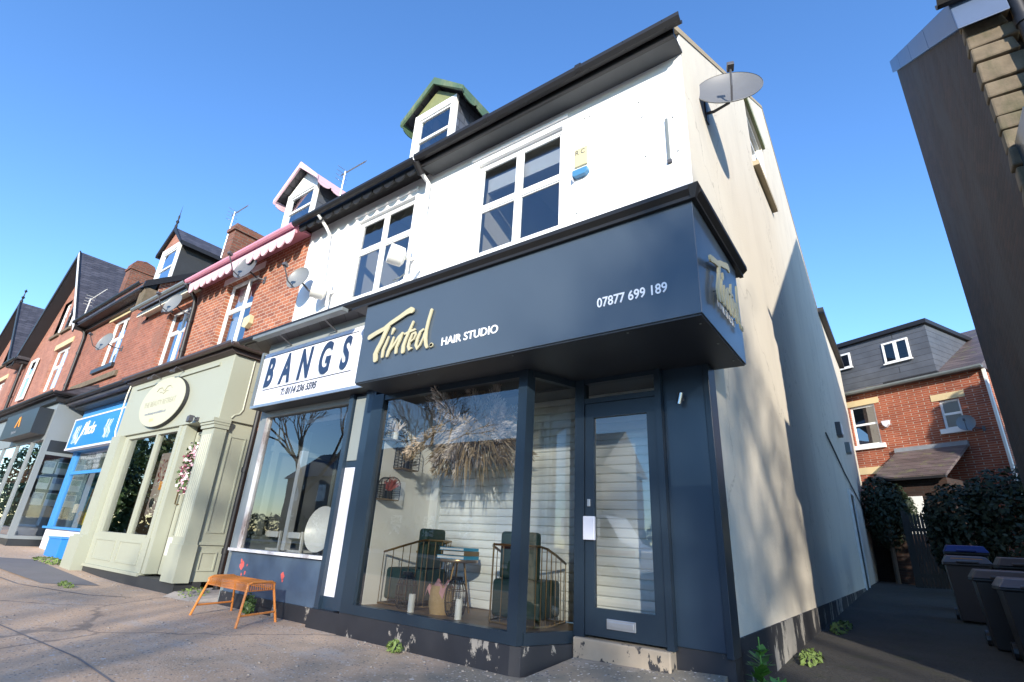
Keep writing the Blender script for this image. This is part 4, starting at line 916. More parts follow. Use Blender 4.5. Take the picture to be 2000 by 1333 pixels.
# ================================================================ FIFTH HOUSE (taller brick, estate shop)
h5 = thing('terraced_house', 'taller brick house with black eaves and a dark finialled dormer above a grey glazed shop', 'house', (-19.5, 4.6, 0), 'houses of the shopping terrace')
wall_y(-22.35, -16.6, 2.58, 7.45, 4.6, [(-19.85, -18.25, 5.35, 7.02)], .13).build('front_wall', 'brick_red', h5)
MB().prism([(4.6, 6.4), (12, 11.7), (12, 12.75), (4.6, 7.55)], 'yz', -16.8, -16.601).build('party_wall', 'brick_orange', h5)
MB().prism([(4.28, 7.46), (12, 12.95), (12, 12.82), (4.28, 7.34)], 'yz', -22.35, -16.56).build('roof', 'slate', h5)
MB().prism([(4.22, 7.47), (12, 13.0), (12, 12.80), (4.22, 7.27)], 'yz', -16.6, -16.50).build('verge', 'gutter_black', h5)
B(-17.0, -16.55, 4.30, 4.599, 6.72, 7.30).build('kneeler_stone', 'sandstone', h5)
gutter(-22.4, -16.6, 4.14, 7.42, .06).box(-22.35, -16.8, 4.22, 4.6, 7.24, 7.32).build('gutter', 'gutter_black', h5)
B(-22.35, -16.8, 4.48, 4.599, 7.12, 7.24).build('eaves_board', 'gutter_brown', h5)
window_y(h5, -19.85, -18.25, 5.35, 7.02, 4.71, [-19.05], [6.35], fr=.07, mull=.09)
B(-20.1, -18.1, 4.57, 4.61, 7.025, 7.23).build('lintel', 'lintel_stone', h5)
B(-21.6, -17.6, 4.53, 4.60, 4.86, 5.02).build('string_course', 'sandstone', h5)
B(-19.95, -18.15, 4.52, 4.60, 5.22, 5.35).build('sill', 'est_dark', h5)
room(h5, -22, -17, 4.9, 8.3, 4.6, 7.3, 'room_grey')
downpipe([(-22.38, 4.20, 7.36), (-22.30, 4.50, 7.1), (-22.25, 4.53, 6.9), (-22.2, 4.53, 4.6)], .05).build('downpipe', 'gutter_black', h5, smooth=True)
dd = dormer(h5, -19.6, .74, 5.4, 8.15, 10.25, 10.95, 10.05, .06, .85, 'upvc', 'gutter_black', 'brick_pinkish', 'slate', 'sage_dark', .24, False, tz=9.35, ev=(4.35, 7.5))
MB().lathe((-19.6, 5.32, 10.95), (0, 0, 1), [(0, .04), (.1, .05), (.2, .025), (.3, .06), (.36, .02), (.5, .035), (.6, .012), (1.0, .002)], 8).build('finial', 'gutter_black', dd)
# estate shop: projecting glazed bay with a hipped slate roof
EX, EY = -18.05, 3.68
B(-26, EX, EY, 4.6, 2.98, 3.9).build('fascia', 'est_grey', h5)
B(-26.0, EX + .08, EY - .10, 4.6, 3.9, 4.06).build('cornice', 'gutter_black', h5)
gt = gutter(-26.1, EX + .2, EY - .22, 4.16, .055); gt.tube([(EX + .18, EY - .22, 4.12), (EX + .18, 4.55, 4.12)], .05, 8); gt.build('gutter', 'gutter_black', h5)
MB().hexa([(-26.1, EY - .2, 4.06), (EX + .18, EY - .2, 4.06), (EX + .18, 4.6, 4.06), (-26.1, 4.6, 4.06), (-26.1, EY - .2, 4.12), (EX + .18, EY - .2, 4.12), (EX - .9, 4.6, 4.78), (-26.1, 4.6, 4.78)]).build('shop_roof', 'slate', h5)
gzE = gz(-19, 4)
B(-26, EX - .02, EY + .03, 4.6, -.05, .44).build('plinth', 'est_dark', h5)
fr = MB().box(EX - .12, EX, EY, EY + .12, .44, 2.98).box(EX - 1.30, EX - 1.22, EY, EY + .08, .44, 2.98).box(-26, EX - .12, EY, EY + .08, .44, .52).box(-26, EX - .12, EY, EY + .08, 2.90, 2.98)
for x in (-20.9, -22.5, -24.1): fr.box(x, x + .08, EY + .001, EY + .079, .52, 2.90)
fr.box(EX - .08, EX, EY + .12, 4.6, .44, .52).box(EX - .08, EX, EY + .12, 4.6, 2.52, 2.60).box(EX - .08, EX, EY + .12, 4.6, 2.90, 2.98).box(EX - .08, EX, 4.45, 4.6, .52, 2.52)
shw = fr.build('shop_window', 'est_grey', h5)
MB().face([(-26, EY + .04, .52), (EX - .12, EY + .04, .52), (EX - .12, EY + .04, 2.9), (-26, EY + .04, 2.9)]).face([(EX - .04, EY + .12, .52), (EX - .04, 4.45, .52), (EX - .04, 4.45, 2.52), (EX - .04, EY + .12, 2.52)]).build('pane', 'glass_shop', shw)
B(EX - .07, EX - .01, EY + .12, 4.6, 2.60, 2.90).build('top_panel', 'est_dark', h5)
room(h5, -25.9, EX - .15, 4.5, 6.5, .5, 2.95, 'room_grey', 'floor_wood')
sg = thing('shop_sign', 'dark charcoal box sign with a small orange chevron mark', 'sign', (-20, 3.5, 3.3))
B(-21.5, -18.22, 3.36, EY - .01, 3.03, 3.72).build('board', 'est_dark', sg)
cv = MB(); xx = -20.15
cv.hexa([(xx, 3.358, 3.30), (xx + .10, 3.358, 3.30), (xx + .10, 3.35, 3.30), (xx, 3.35, 3.30), (xx + .22, 3.358, 3.60), (xx + .32, 3.358, 3.60), (xx + .32, 3.35, 3.60), (xx + .22, 3.35, 3.60)])
cv.hexa([(xx + .40, 3.358, 3.30), (xx + .48, 3.358, 3.30), (xx + .48, 3.35, 3.30), (xx + .40, 3.35, 3.30), (xx + .24, 3.358, 3.60), (xx + .32, 3.358, 3.60), (xx + .32, 3.35, 3.60), (xx + .24, 3.35, 3.60)])
cv.build('chevron', 'orange_mark', sg)
text('faint_lettering', 'haybrook', .13, 'lead', sg, FY(-20.3, 3.13, 3.358), .002)
for r_ in range(3):
    for k in range(2):
        y = 3.88 + k * .28; z = 2.06 - r_ * .40
        cd = thing('property_card', ['top', 'middle', 'bottom'][r_] + ' row ' + ['left', 'right'][k] + ' property card hanging in the grey shop side window', 'card', (EX - .12, y, z), 'property cards in the side window')
        B(EX - .125, EX - .12, y, y + .24, z, z + .32).build('sheet', 'paper', cd)
        B(EX - .1195, EX - .117, y + .015, y + .225, z + .16, z + .30).build('photo_print', 'photo_a' if (r_ + k) % 2 else 'photo_b', cd)
tag(B(EX - .30, EX - .26, EY + .15, 4.44, .52, .98).build('window_film', 'lead', origin=(EX - .3, 4, .6)), 'frosted grey film along the bottom of the grey shop side window', 'film')

# ================================================================ GABLED HOUSES AT THE FAR END
def gabled(h, x0, x1, xa, ze, za, holes, wallm, finial=False, dr_=None, y=4.6):
    hw = (x1 - x0) / 2
    wl_ = wall_y(x0, x1, 2.0, ze, y, holes, .13)
    wl_.build('front_wall', wallm, h)
    up_ = [hh for hh in dr_]
    # gable triangle with openings cut as vertical strips
    mb = MB(); k = (za - ze) / hw
    def top(x): return ze + (hw - abs(x - xa)) * k
    xs = sorted({x0, xa, x1, *[q for hh in up_ for q in hh[:2]]})
    for i in range(len(xs) - 1):
        a, b_ = xs[i], xs[i + 1]; hh = [q for q in up_ if q[0] <= a and q[1] >= b_]
        if hh:
            c, d = hh[0][2], hh[0][3]
            mb.face([(a, y, ze), (b_, y, ze), (b_, y, c), (a, y, c)]); mb.face([(a, y, d), (b_, y, d), (b_, y, top(b_)), (a, y, top(a))])
        else: mb.face([(a, y, ze), (b_, y, ze), (b_, y, top(b_)), (a, y, top(a))])
    mb.build('gable', wallm, h)
    for hh in up_: window_y(h, hh[0], hh[1], hh[2], hh[3], y + .10, [], [hh[2] + (hh[3] - hh[2]) * .6], fr=.07, mull=.08, sill=('sandstone', .12, y - .08))
    zv = za + .28
    rr_ = MB()
    for s in (-1, 1):
        ex = xa + s * (hw + .28); ez = ze - .10
        rr_.hexa([(ex, y - .40, ez), (xa, y - .40, zv), (xa, 13, zv), (ex, 13, ez), (ex, y - .40, ez + .07), (xa, y - .40, zv + .07), (xa, 13, zv + .07), (ex, 13, ez + .07)])
    rr_.build('roof', 'slate', h)
    bb_ = MB()
    for s in (-1, 1):
        ex = xa + s * (hw + .32); ez = ze - .14
        bb_.hexa([(ex, y - .45, ez - .2), (xa, y - .45, zv - .2), (xa, y - .405, zv - .2), (ex, y - .405, ez - .2), (ex, y - .45, ez + .10), (xa, y - .45, zv + .12), (xa, y - .405, zv + .12), (ex, y - .405, ez + .10)])
    bb_.build('bargeboard', 'gutter_black', h)
    if not finial: MB().hexa([(xa + .05, y - .462, zv - .14), (xa + hw + .34, y - .462, ze - .30), (xa + hw + .34, y - .452, ze - .30), (xa + .05, y - .452, zv - .14), (xa + .05, y - .462, zv + .04), (xa + hw + .34, y - .462, ze - .10), (xa + hw + .34, y - .452, ze - .10), (xa + .05, y - .452, zv + .04)]).build('white_bargeboard', 'white_gloss', h)
    B(x1 + .24, x1 + .34, y - .40, 13, ze - .22, ze - .06).build('gutter', 'gutter_black', h)
    bs = MB()
    for s in (-1, 1):
        bs.hexa([(xa + s * (hw + .2), y - .40, ze - .2), (xa, y - .40, za - .02), (xa, y, za - .02), (xa + s * (hw + .2), y, ze - .2), (xa + s * (hw + .2), y - .40, ze - .17), (xa, y - .40, za + .02), (xa, y, za + .02), (xa + s * (hw + .2), y, ze - .17)])
    bs.build('verge_soffit', 'soffit_dark', h)
    if finial: MB().lathe((xa, y - .40, zv), (0, 0, 1), [(0, .05), (.12, .07), (.25, .03), (.35, .08), (.42, .03), (.62, .02), (.72, .07), (.78, .02), (.85, 0)], 8).build('finial', 'gutter_black', h)
h6 = thing('terraced_house', 'brick house with a wide gable, black bargeboards and two upper windows side by side', 'house', (-26.3, 4.6, 0), 'houses of the shopping terrace')
gabled(h6, -30.0, -22.6, -26.3, 7.35, 11.15, [(-26.0, -24.0, 5.35, 7.1)], 'brick_pinkish', False, [(-27.5, -26.5, 7.95, 9.5), (-26.1, -25.0, 7.95, 9.5)])
window_y(h6, -26.0, -24.0, 5.35, 7.1, 4.71, [-25.0], [6.35], fr=.08, mull=.10, name='window')
window_y(h6, -28.9, -27.9, 5.35, 7.1, 4.5, [], [6.35], fr=.08, mull=.09)
B(-26.1, -23.9, 4.57, 4.61, 7.105, 7.32).build('lintel', 'lintel_stone', h6)
room(h6, -29.8, -22.8, 4.9, 8.3, 4.6, 7.3, 'room_grey'); room(h6, -27.9, -24.8, 4.9, 6.2, 7.6, 9.5, 'room_grey')
B(-30.2, -26, 3.9, 4.6, 3.6, 4.1).build('shop_cornice', 'white_gloss', h6)
B(-30.2, -26, 4.0, 4.6, .3, 3.6).build('shop_wall', 'est_dark', h6)
downpipe([(-30.1, 4.45, 7.2), (-30.1, 4.52, 4.2)], .055).build('downpipe', 'gutter_black', h6, smooth=True)
h7 = thing('terraced_house', 'furthest brick gabled house with a spiked finial at the left edge', 'house', (-35.4, 4.6, 0), 'houses of the shopping terrace')
gabled(h7, -39.0, -31.8, -35.4, 7.5, 11.0, [(-35.0, -33.4, 5.3, 7.0)], 'brick_pinkish', True, [(-36.1, -34.9, 8.0, 9.4)])
wall_y(-31.8, -30.0, 2.0, 7.3, 4.6, []).build('front_wall', 'brick_red', h7)
window_y(h7, -35.0, -33.4, 5.3, 7.0, 4.71, [-34.2], [6.3], fr=.08, mull=.09)
B(-35.2, -33.2, 4.57, 4.61, 7.005, 7.22).build('lintel', 'lintel_stone', h7)
gutter(-31.9, -29.9, 4.12, 7.35, .07).box(-31.8, -30, 4.2, 4.6, 7.18, 7.28).build('gutter', 'gutter_black', h7)
MB().hexa([(-31.8, 4.15, 7.33), (-29.9, 4.15, 7.33), (-29.9, 12, 7.33), (-31.8, 12, 7.33), (-31.8, 4.15, 7.42), (-29.9, 4.15, 7.42), (-29.9, 12, 12), (-31.8, 12, 12)]).build('roof', 'slate', h7)
room(h7, -38.8, -32, 4.9, 8.3, 4.6, 7.3, 'room_grey')
B(-39, -30.3, 3.9, 4.6, .3, 4.1).build('shop_wall', 'white_gloss', h7)
MB().box(-22.7, -22.2, 5.1, 5.9, 7.2, 9.95).box(-22.74, -22.16, 5.06, 5.94, 9.95, 10.05).box(-22.7, -22.2, 5.1, 5.9, 10.05, 10.2).prism([(5.1, 10.2), (5.9, 10.2), (5.8, 10.36), (5.5, 10.44), (5.2, 10.36)], 'yz', -22.7, -22.2).build('chimney', 'brick_chimney', h5)

# ================================================================ dishes, aerials, alarms
def dish(label, c, aim, rad, wallpt, lnb=.34, mt='dish_grey', sx=.88, dep=.07, group='satellite dishes on the terrace'):
    """shallow dish centred on c, opening towards aim, on an arm from the wall"""
    c = Vector(c); d = Vector(aim).normalized(); t_ = thing('satellite_dish', label, 'satellite dish', tuple(wallpt), group)
    prof = [(dep * (k / 6) ** 2 - dep, rad * k / 6) for k in range(7)]
    back = [(h - .008, r) for h, r in reversed(prof)]
    MB().lathe(c, d, prof + [(.003, rad * 1.01)] + back, 30, sx).build('reflector', mt, t_, smooth=True)
    side = Vector((0, 0, 1)).cross(d).normalized(); u = d.cross(side)
    foot = c - u * rad * .92 ; tip = c + d * lnb - u * rad * .12
    MB().tube([foot - d * .01, foot + d * lnb * .45, tip - u * .03], .012, 6).build('feed_arm', 'bracket', t_)
    MB().obox(tip, d * .045, side * .035, u * .03).build('receiver', 'bracket', t_, bevel=.006)
    wv = Vector(wallpt); bk = c - d * (dep + .02)
    MB().tube([bk, bk - d * .06, (bk + wv) / 2 - Vector((0, 0, .05)), wv], .018, 8).obox(wv, (.04, 0, 0), (0, .02, 0), (0, 0, .08)).build('wall_bracket', 'bracket', t_)
    return t_
# big oval dish high on the gable
gd = thing('satellite_dish', 'large grey oval dish on a wall arm high on the cream gable', 'satellite dish', (XG, 5.52, 6.50), 'satellite dishes on the terrace')
cdir = Vector((.30, -.62, -.10)).normalized(); cc_ = Vector((-.86, 5.36, 6.50))
aim = Vector((.25, -.80, .02)).normalized()
prof = [(.08 * (k / 8) ** 2 - .08, .36 * k / 8) for k in range(9)]
GDC = Vector((-.87, 5.42, 6.53)); GDA = Vector((.34, -1, .30)).normalized()
MB().lathe(GDC, GDA, prof + [(.004, .355)] + [(h - .01, r) for h, r in reversed(prof)], 36, 1.12).build('reflector', 'dish_grey', gd, smooth=True)
sd = Vector((0, 0, 1)).cross(GDA).normalized(); uu = GDA.cross(sd)
ft = GDC - uu * .34
MB().tube([ft, ft + GDA * .14 + uu * .10, ft + GDA * .26 + uu * .26], .014, 6).build('feed_arm', 'bracket', gd)
MB().obox(ft + GDA * .28 + uu * .29, GDA * .05, sd * .04, uu * .035).build('receiver', 'bracket', gd, bevel=.006)
MB().tube([GDC - GDA * .10, GDC - GDA * .16 - uu * .1, (XG + .1, 5.55, 6.36), (XG, 5.55, 6.38)], .02, 8).box(XG, XG + .02, 5.50, 5.60, 6.22, 6.55).build('wall_bracket', 'bracket', gd)
dish('grey dish mounted where the white wall meets the orange brick', (-8.22, 4.28, 5.28), (.35, -1, .28), .25, (-8.0, 4.60, 5.02), .36, 'dish_light')
dish('dark grey dish high on the orange brick under the pink scallops', (-10.35, 4.22, 6.10), (.30, -1, .28), .31, (-10.15, 4.60, 5.90), .42, 'dish_grey')
dish('grey dish beside the black downpipe over the cream boarded house window', (-13.85, 4.22, 6.10), (.32, -1, .28), .29, (-13.62, 4.60, 5.9), .40, 'dish_light')
dish('small grey dish in front of the window above the grey glazed shop', (-18.35, 4.22, 5.92), (.32, -1, .28), .31, (-17.95, 4.60, 5.75), .42, 'dish_light')
# two drum antennas
for c, rad, lb in (((-5.62, 4.36, 4.98), .155, 'white drum antenna on an arm by the white downpipe'), ((-7.62, 4.38, 4.93), .17, 'white drum antenna low on the white wall left of the window')):
    an = thing('drum_antenna', lb, 'antenna', c, 'white drum antennas on the white houses'); d = Vector((-.55, -1, .12)).normalized()
    MB().lathe(c, d, [(-.14, 0), (-.14, rad * .6), (-.10, rad * .98), (-.02, rad * 1.02), (.09, rad * 1.02), (.11, rad * .96), (.12, 0)], 26).build('drum', 'dish_white', an, smooth=True)
    MB().tube([Vector(c) - d * .13, Vector(c) - d * .18 + Vector((.05, .0, -.02)), (c[0] + .16, 4.60, c[2] + .02)], .022, 8).tube([(c[0] + .14, 4.50, c[2] + .18), (c[0] + .14, 4.50, c[2] - .3)], .022, 8).build('wall_bracket', 'dish_white', an)
cb = MB().tube([(-5.46, 4.50, 4.72), (-5.62, 4.50, 4.66), (-5.72, 4.46, 4.62), (-5.60, 4.5, 4.55), (-5.75, 4.52, 4.5)], .012, 5)
tag(cb.build('cable_loop', 'gutter_grey', origin=(-5.5, 4.5, 4.6)), 'loose grey cable loops below the drum antenna', 'cable')
def aerial(label, base, h, boom, n, span, mt='silver', dv=(1, 0, 0), ln=.9):
    a = thing('tv_aerial', label, 'aerial', base, 'television aerials on the roofs'); bx, by, bz = base
    MB().tube([base, (bx + .02, by, bz + h)], .018, 6).build('mast', mt, a)
    d = Vector(dv).normalized(); p0 = Vector((bx, by, bz + h * .96)); mb = MB().tube([p0 - d * .12, p0 + d * boom], .016, 5); s = Vector((0, 0, 1)).cross(d).normalized(); u = Vector((0, 0, 1))
    for k in range(n):
        q = p0 + d * (boom * (k + 1) / n); L = span * (1 - .3 * k / n)
        if k % 1 == 0: mb.tube([q - u * L * .5 - s * L * .3, q + u * L * .5 + s * L * .3], .009, 4)
    for z in (-.12, -.04, .04, .12): mb.tube([p0 - d * .1 - s * .14 + u * z * 1.4, p0 - d * .1 + s * .14 + u * z * 1.4], .006, 4)
    mb.build('boom', mt, a); return a
aerial('tall tilted mast aerial fixed to the brick chimney', (-13.48, 4.85, 7.6), 1.45, .72, 11, .12)
aerial('aerial with two booms behind the pink dormer', (-8.85, 5.12, 7.5), 1.05, .72, 9, .12)
aerial('aerial on a cranked white pole in front of the steep slate roof', (-22.75, 4.4, 7.5), 1.0, 1.5, 10, .20, 'dish_white')
# alarm boxes and a notice
al = thing('alarm_box', 'blue and white alarm box on the white wall right of the window', 'alarm', (-2.53, 4.6, 5.33))
MB().prism([(-2.635, 5.36), (-2.43, 5.36), (-2.42, 5.30), (-2.46, 5.26), (-2.61, 5.26), (-2.635, 5.28)], 'xz', 4.53, 4.599).build('cover', 'alarm_blue', al, bevel=.008)
B(-2.65, -2.637, 4.535, 4.599, 5.23, 5.36).build('end_cap', 'lilac_white', al)
al2 = thing('alarm_box', 'pale cream notice with the dark letters R C above the blue alarm box', 'alarm', (-2.53, 4.6, 5.55))
B(-2.63, -2.45, 4.575, 4.599, 5.44, 5.72).build('plate', 'alarm_cream', al2, bevel=.004); text('letters', 'R C', .10, 'dark_letters', al2, FY(-2.62, 5.62, 4.5745), .002, .9, 0)
al3 = thing('alarm_box', 'yellow pentagon alarm box on the orange brick beside the window', 'alarm', (-10.32, 4.6, 4.95))
MB().prism([(-10.44, 5.05), (-10.2, 5.08), (-10.18, 4.90), (-10.30, 4.80), (-10.46, 4.86)], 'xz', 4.50, 4.599).build('cover', 'alarm_cream', al3, bevel=.008)
st = thing('metal_strip', 'slim vertical galvanised bar fixed on the white wall near the corner', 'bar', (-1.43, 4.6, 5.3))
B(-1.445, -1.415, 4.575, 4.599, 5.0, 5.60).build('bar', 'gutter_grey', st); B(-1.45, -1.40, 4.57, 4.60, 4.97, 5.01).build('foot', 'bracket', st)
fx = MB(); rn = random.Random(8)
for (x, z) in ((-1.75, 6.05), (-1.72, 5.8), (-1.7, 5.2), (-1.36, 5.6), (-1.33, 5.1), (-2.6, 4.75), (-2.5, 6.2), (-2.42, 6.2), (-1.62, 4.6)): fx.lathe((x, 4.6, z), (0, -1, 0), [(0, .012), (.006, .012), (.007, 0)], 7)
fx.build('fixing_plug', 'gutter_grey', h1)
tag(MB().lathe((-1.55, 3.75, 3.60), (0, 0, 1), [(0, .10), (.06, .10), (.11, .06), (.13, 0)], 14).build('roof_vent', 'lead', smooth=True, origin=(-1.55, 3.75, 3.6)), 'small grey domed vent on the flat roof over the navy fascia', 'vent')
ex = thing('camera_lamp', 'small black lamp box under the cream eaves board', 'lamp', (-14.9, 4.6, 6.3)); MB().box(-15.0, -14.65, 4.38, 4.52, 6.16, 6.28).box(-14.85, -14.8, 4.5, 4.6, 6.2, 6.26).build('housing', 'bracket', ex, bevel=.01)

# ================================================================ ORANGE BENCH
bn = thing('bench', 'small orange wire bench standing on the pavement in front of the blue-grey stall riser', 'bench', (-6.45, 3.54, 0))
F = [(-6.95, 3.28), (-5.83, 3.24), (-6.02, 3.80), (-7.10, 3.84)]
T = [(-6.87, 3.36), (-5.93, 3.33), (-6.06, 3.72), (-6.99, 3.75)]; HT = .42
def cr_(a, b_, k): return tuple(a[i] + (b_[i] - a[i]) * k for i in range(3))
for k in (0, 1):   # end frames: inverted U with splayed legs
    a, b_ = ((0, 3), (1, 2))[k]
    A0 = (*F[a], 0.0); A1 = (*T[a], HT - .06); B1 = (*T[b_], HT - .06); B0 = (*F[b_], 0.0)
    top0 = cr_((*T[a], HT), (*T[b_], HT), .14); top1 = cr_((*T[a], HT), (*T[b_], HT), .86)
    q0 = (T[a][0], T[a][1], HT - .02); q1 = (T[b_][0], T[b_][1], HT - .02)
    MB().tube([A0, A1], .014, 10).build('leg', 'orange_metal', bn, smooth=True); MB().tube([B0, B1], .014, 10).build('leg', 'orange_metal', bn, smooth=True)
    MB().tube([A1, q0, top0, top1, q1, B1], .014, 10).build('end_frame', 'orange_metal', bn, smooth=True)
    MB().tube([cr_(A0, A1, .30), cr_(B0, B1, .30)], .011, 8).build('stretcher', 'orange_metal', bn, smooth=True)
st_ = MB(); NB = 46
def edge(i, j, k, z): return (T[i][0] + (T[j][0] - T[i][0]) * k, T[i][1] + (T[j][1] - T[i][1]) * k, z)
for k in range(NB + 1):
    s = k / NB; a = edge(0, 1, s, HT); b_ = edge(3, 2, s, HT); p = lambda u, z: cr_((*a[:2], z), (*b_[:2], z), u)
    st_.tube([p(.0, HT - .085), p(.0, HT - .035), p(.06, HT - .006), p(.15, HT), p(.85, HT), p(.94, HT - .006), p(1, HT - .035), p(1, HT - .085)], .0038, 4, cap=False)
for u, z in ((0, HT - .085), (1, HT - .085)): st_.tube([cr_((*T[0], z), (*T[3], z), u), cr_((*T[1], z), (*T[2], z), u)], .006, 6)
for s in (0, 1):
    for k in range(13):
        u = .04 + .92 * k / 12; a = edge(0, 1, s, 0); b_ = edge(3, 2, s, 0); p = cr_((*a[:2], 0), (*b_[:2], 0), u); st_.tube([(p[0], p[1], HT), (p[0] + (s - .5) * .03, p[1], HT - .085)], .0035, 4)
    a = edge(0, 1, s, HT - .085); b_ = edge(3, 2, s, HT - .085); st_.tube([a, b_], .006, 6)
for k in range(10): st_.tube([cr_((*T[0], HT - .004), (*T[3], HT - .004), .1 + .8 * k / 9), cr_((*T[1], HT - .004), (*T[2], HT - .004), .1 + .8 * k / 9)], .0035, 4)
st_.build('wire_seat', 'orange_metal', bn)

# ================================================================ WINDOW DISPLAY
def armchair(label, x, y, ang):
    t_ = thing('armchair', label, 'armchair', (0, 0, 0), 'green velvet armchairs in the display window'); c, s = math.cos(ang), math.sin(ang)
    def W(p): return (x + p[0] * c - p[1] * s, y + p[0] * s + p[1] * c, .295 + p[2])
    def cushion(nm, x0, x1, y0, y1, z0, z1, bv=.035):
        mb = MB().box(x0, x1, y0, y1, z0, z1); mb.v = [W(v) for v in mb.v]; return mb.build(nm, 'velvet', t_, bevel=bv, smooth=True)
    cushion('seat', -.24, .24, -.24, .24, .06, .37); cushion('backrest', -.19, .19, .10, .22, .37, .78)
    mb = MB(); pts = [(-.28, -.26), (-.29, .0), (-.28, .18), (-.22, .27), (0, .30), (.22, .27), (.28, .18), (.29, .0), (.28, -.26)]
    L = []
    for i in range(len(pts) - 1):
        for k in range(4): L.append((pts[i][0] + (pts[i + 1][0] - pts[i][0]) * k / 4, pts[i][1] + (pts[i + 1][1] - pts[i][1]) * k / 4))
    L.append(pts[-1])
    def hz(p): return .52 + .14 * max(0, min(1, (p[1] + .26) / .5))
    mb.tube([W((*p, hz(p))) for p in L], .012, 6); mb.tube([W((*p, .02)) for p in L] + [W((*L[0], .02))], .010, 6)
    for i in range(0, len(L), 2): mb.tube([W((*L[i], .02)), W((*L[i], hz(L[i])))], .005, 5)
    mb.build('wire_frame', 'brass', t_); return t_
armchair('left green velvet armchair with a brass wire frame seen from its side', -4.48, 4.42, R(-80))
armchair('right green velvet armchair with a brass wire frame seen from behind', -2.98, 4.38, R(188))
tb = thing('side_table', 'small round brass table carrying books in the display window', 'table', (-3.88, 4.42, .295))
MB().lathe((-3.88, 4.42, .76), (0, 0, 1), [(0, 0), (0, .20), (.015, .205), (.03, .20), (.03, 0)], 24).build('table_top', 'brass', tb, smooth=True)
for a in (.4, 2.5, 4.6): MB().tube([(-3.88 + .06 * math.cos(a), 4.42 + .06 * math.sin(a), .76), (-3.88 + .15 * math.cos(a), 4.42 + .15 * math.sin(a), .295)], .010, 6).build('leg', 'brass', tb)
for k, (mt, w_, z, h_, dx, lb) in enumerate((('book_blue', .19, .79, .035, -.02, 'bottom bright blue book on the brass table'), ('book_brown', .15, .826, .045, .02, 'middle brown book on the brass table'), ('book_blue', .17, .872, .03, -.01, 'topmost bright blue book on the brass table'))):
    bk = thing('book', lb, 'book', (-3.88, 4.42, z), 'books on the brass table')
    B(-3.88 - w_ + dx, -3.88 + w_ + dx, 4.30, 4.54, z, z + .005).box(-3.88 - w_ + dx, -3.88 + w_ + dx, 4.30, 4.54, z + h_ - .006, z + h_ - .001).box(-3.88 + w_ + dx - .005, -3.88 + w_ + dx, 4.30, 4.54, z + .005, z + h_ - .006).build('cover', mt, bk)
    B(-3.88 - w_ + dx + .005, -3.88 + w_ + dx - .005, 4.305, 4.535, z + .005, z + h_ - .006).build('pages', 'paper', bk)
bk = thing('basket', 'round wicker basket on the display floor under the table', 'basket', (-3.86, 4.20, .295))
MB().lathe((-3.86, 4.18, .295), (0, 0, 1), [(0, 0), (0, .10), (.08, .12), (.2, .115), (.25, .10), (.25, .09), (.2, .1), (.03, .09)], 20).build('body', 'wicker', bk, smooth=True)
cl = MB(); rn = random.Random(2); NC = 9
for j in range(NC):
    for i in range(NC): cl.v.append((-3.99 + .27 * i / NC, 4.08 + .2 * j / NC, .545 + .035 * math.sin(i * 1.3 + j) + .03 * rn.random() - (.04 if i == 0 else 0) - (.10 if j == 0 else .03 if j == 1 else 0)))
cl.f = [(j * NC + i, j * NC + i + 1, (j + 1) * NC + i + 1, (j + 1) * NC + i) for j in range(NC - 1) for i in range(NC - 1)]
tag(cl.build('cloth', 'pink_cloth', smooth=True, origin=(-3.86, 4.18, .55)), 'crumpled dusty pink cloth draped over the wicker basket', 'cloth')
for (x, y, lb) in ((-3.66, 4.17, 'tall black wire lantern beside the wicker basket'), (-4.30, 4.12, 'black wire lantern in front of the left green armchair')):
    ln_ = thing('lantern', lb, 'lantern', (x, y, .295), 'black wire lanterns in the display window'); mb = MB(); hh = [(0, .07), (.03, .09), (.12, .105), (.22, .10), (.28, .075), (.32, .05)]
    for k in range(16): a = k * .3927; mb.tube([(x + r_ * math.cos(a), y + r_ * math.sin(a), .3 + z) for z, r_ in hh], .003, 4)
    for z, r_ in hh: mb.tube([(x + r_ * math.cos(k * .4488), y + r_ * math.sin(k * .4488), .3 + z) for k in range(15)], .004, 4)
    mb.build('wire_cage', 'wire_black', ln_); MB().lathe((x, y, .61), (0, 0, 1), [(0, .05), (.03, .055), (.03, .035), (0, .035)], 16).build('rim', 'wire_black', ln_)
for (x, y, h_, lb) in ((-4.08, 4.0, .16, 'left ribbed white pillar candle on the display floor'), (-3.50, 4.04, .17, 'right smooth white pillar candle on the display floor')):
    cdn = thing('candle', lb, 'candle', (x, y, .295), 'white candles in the display window')
    pf = [(0, 0), (0, .034)] + [(h_ * k / 10, .034 - .002 * (k % 2)) for k in range(1, 10)] + [(h_, .032), (h_ - .004, 0)]
    MB().lathe((x, y, .296), (0, 0, 1), pf, 16).build('wax', 'wax', cdn, smooth=True); MB().tube([(x, y, .295 + h_ - .005), (x, y, .305 + h_)], .002, 4).build('wick', 'wire_black', cdn)
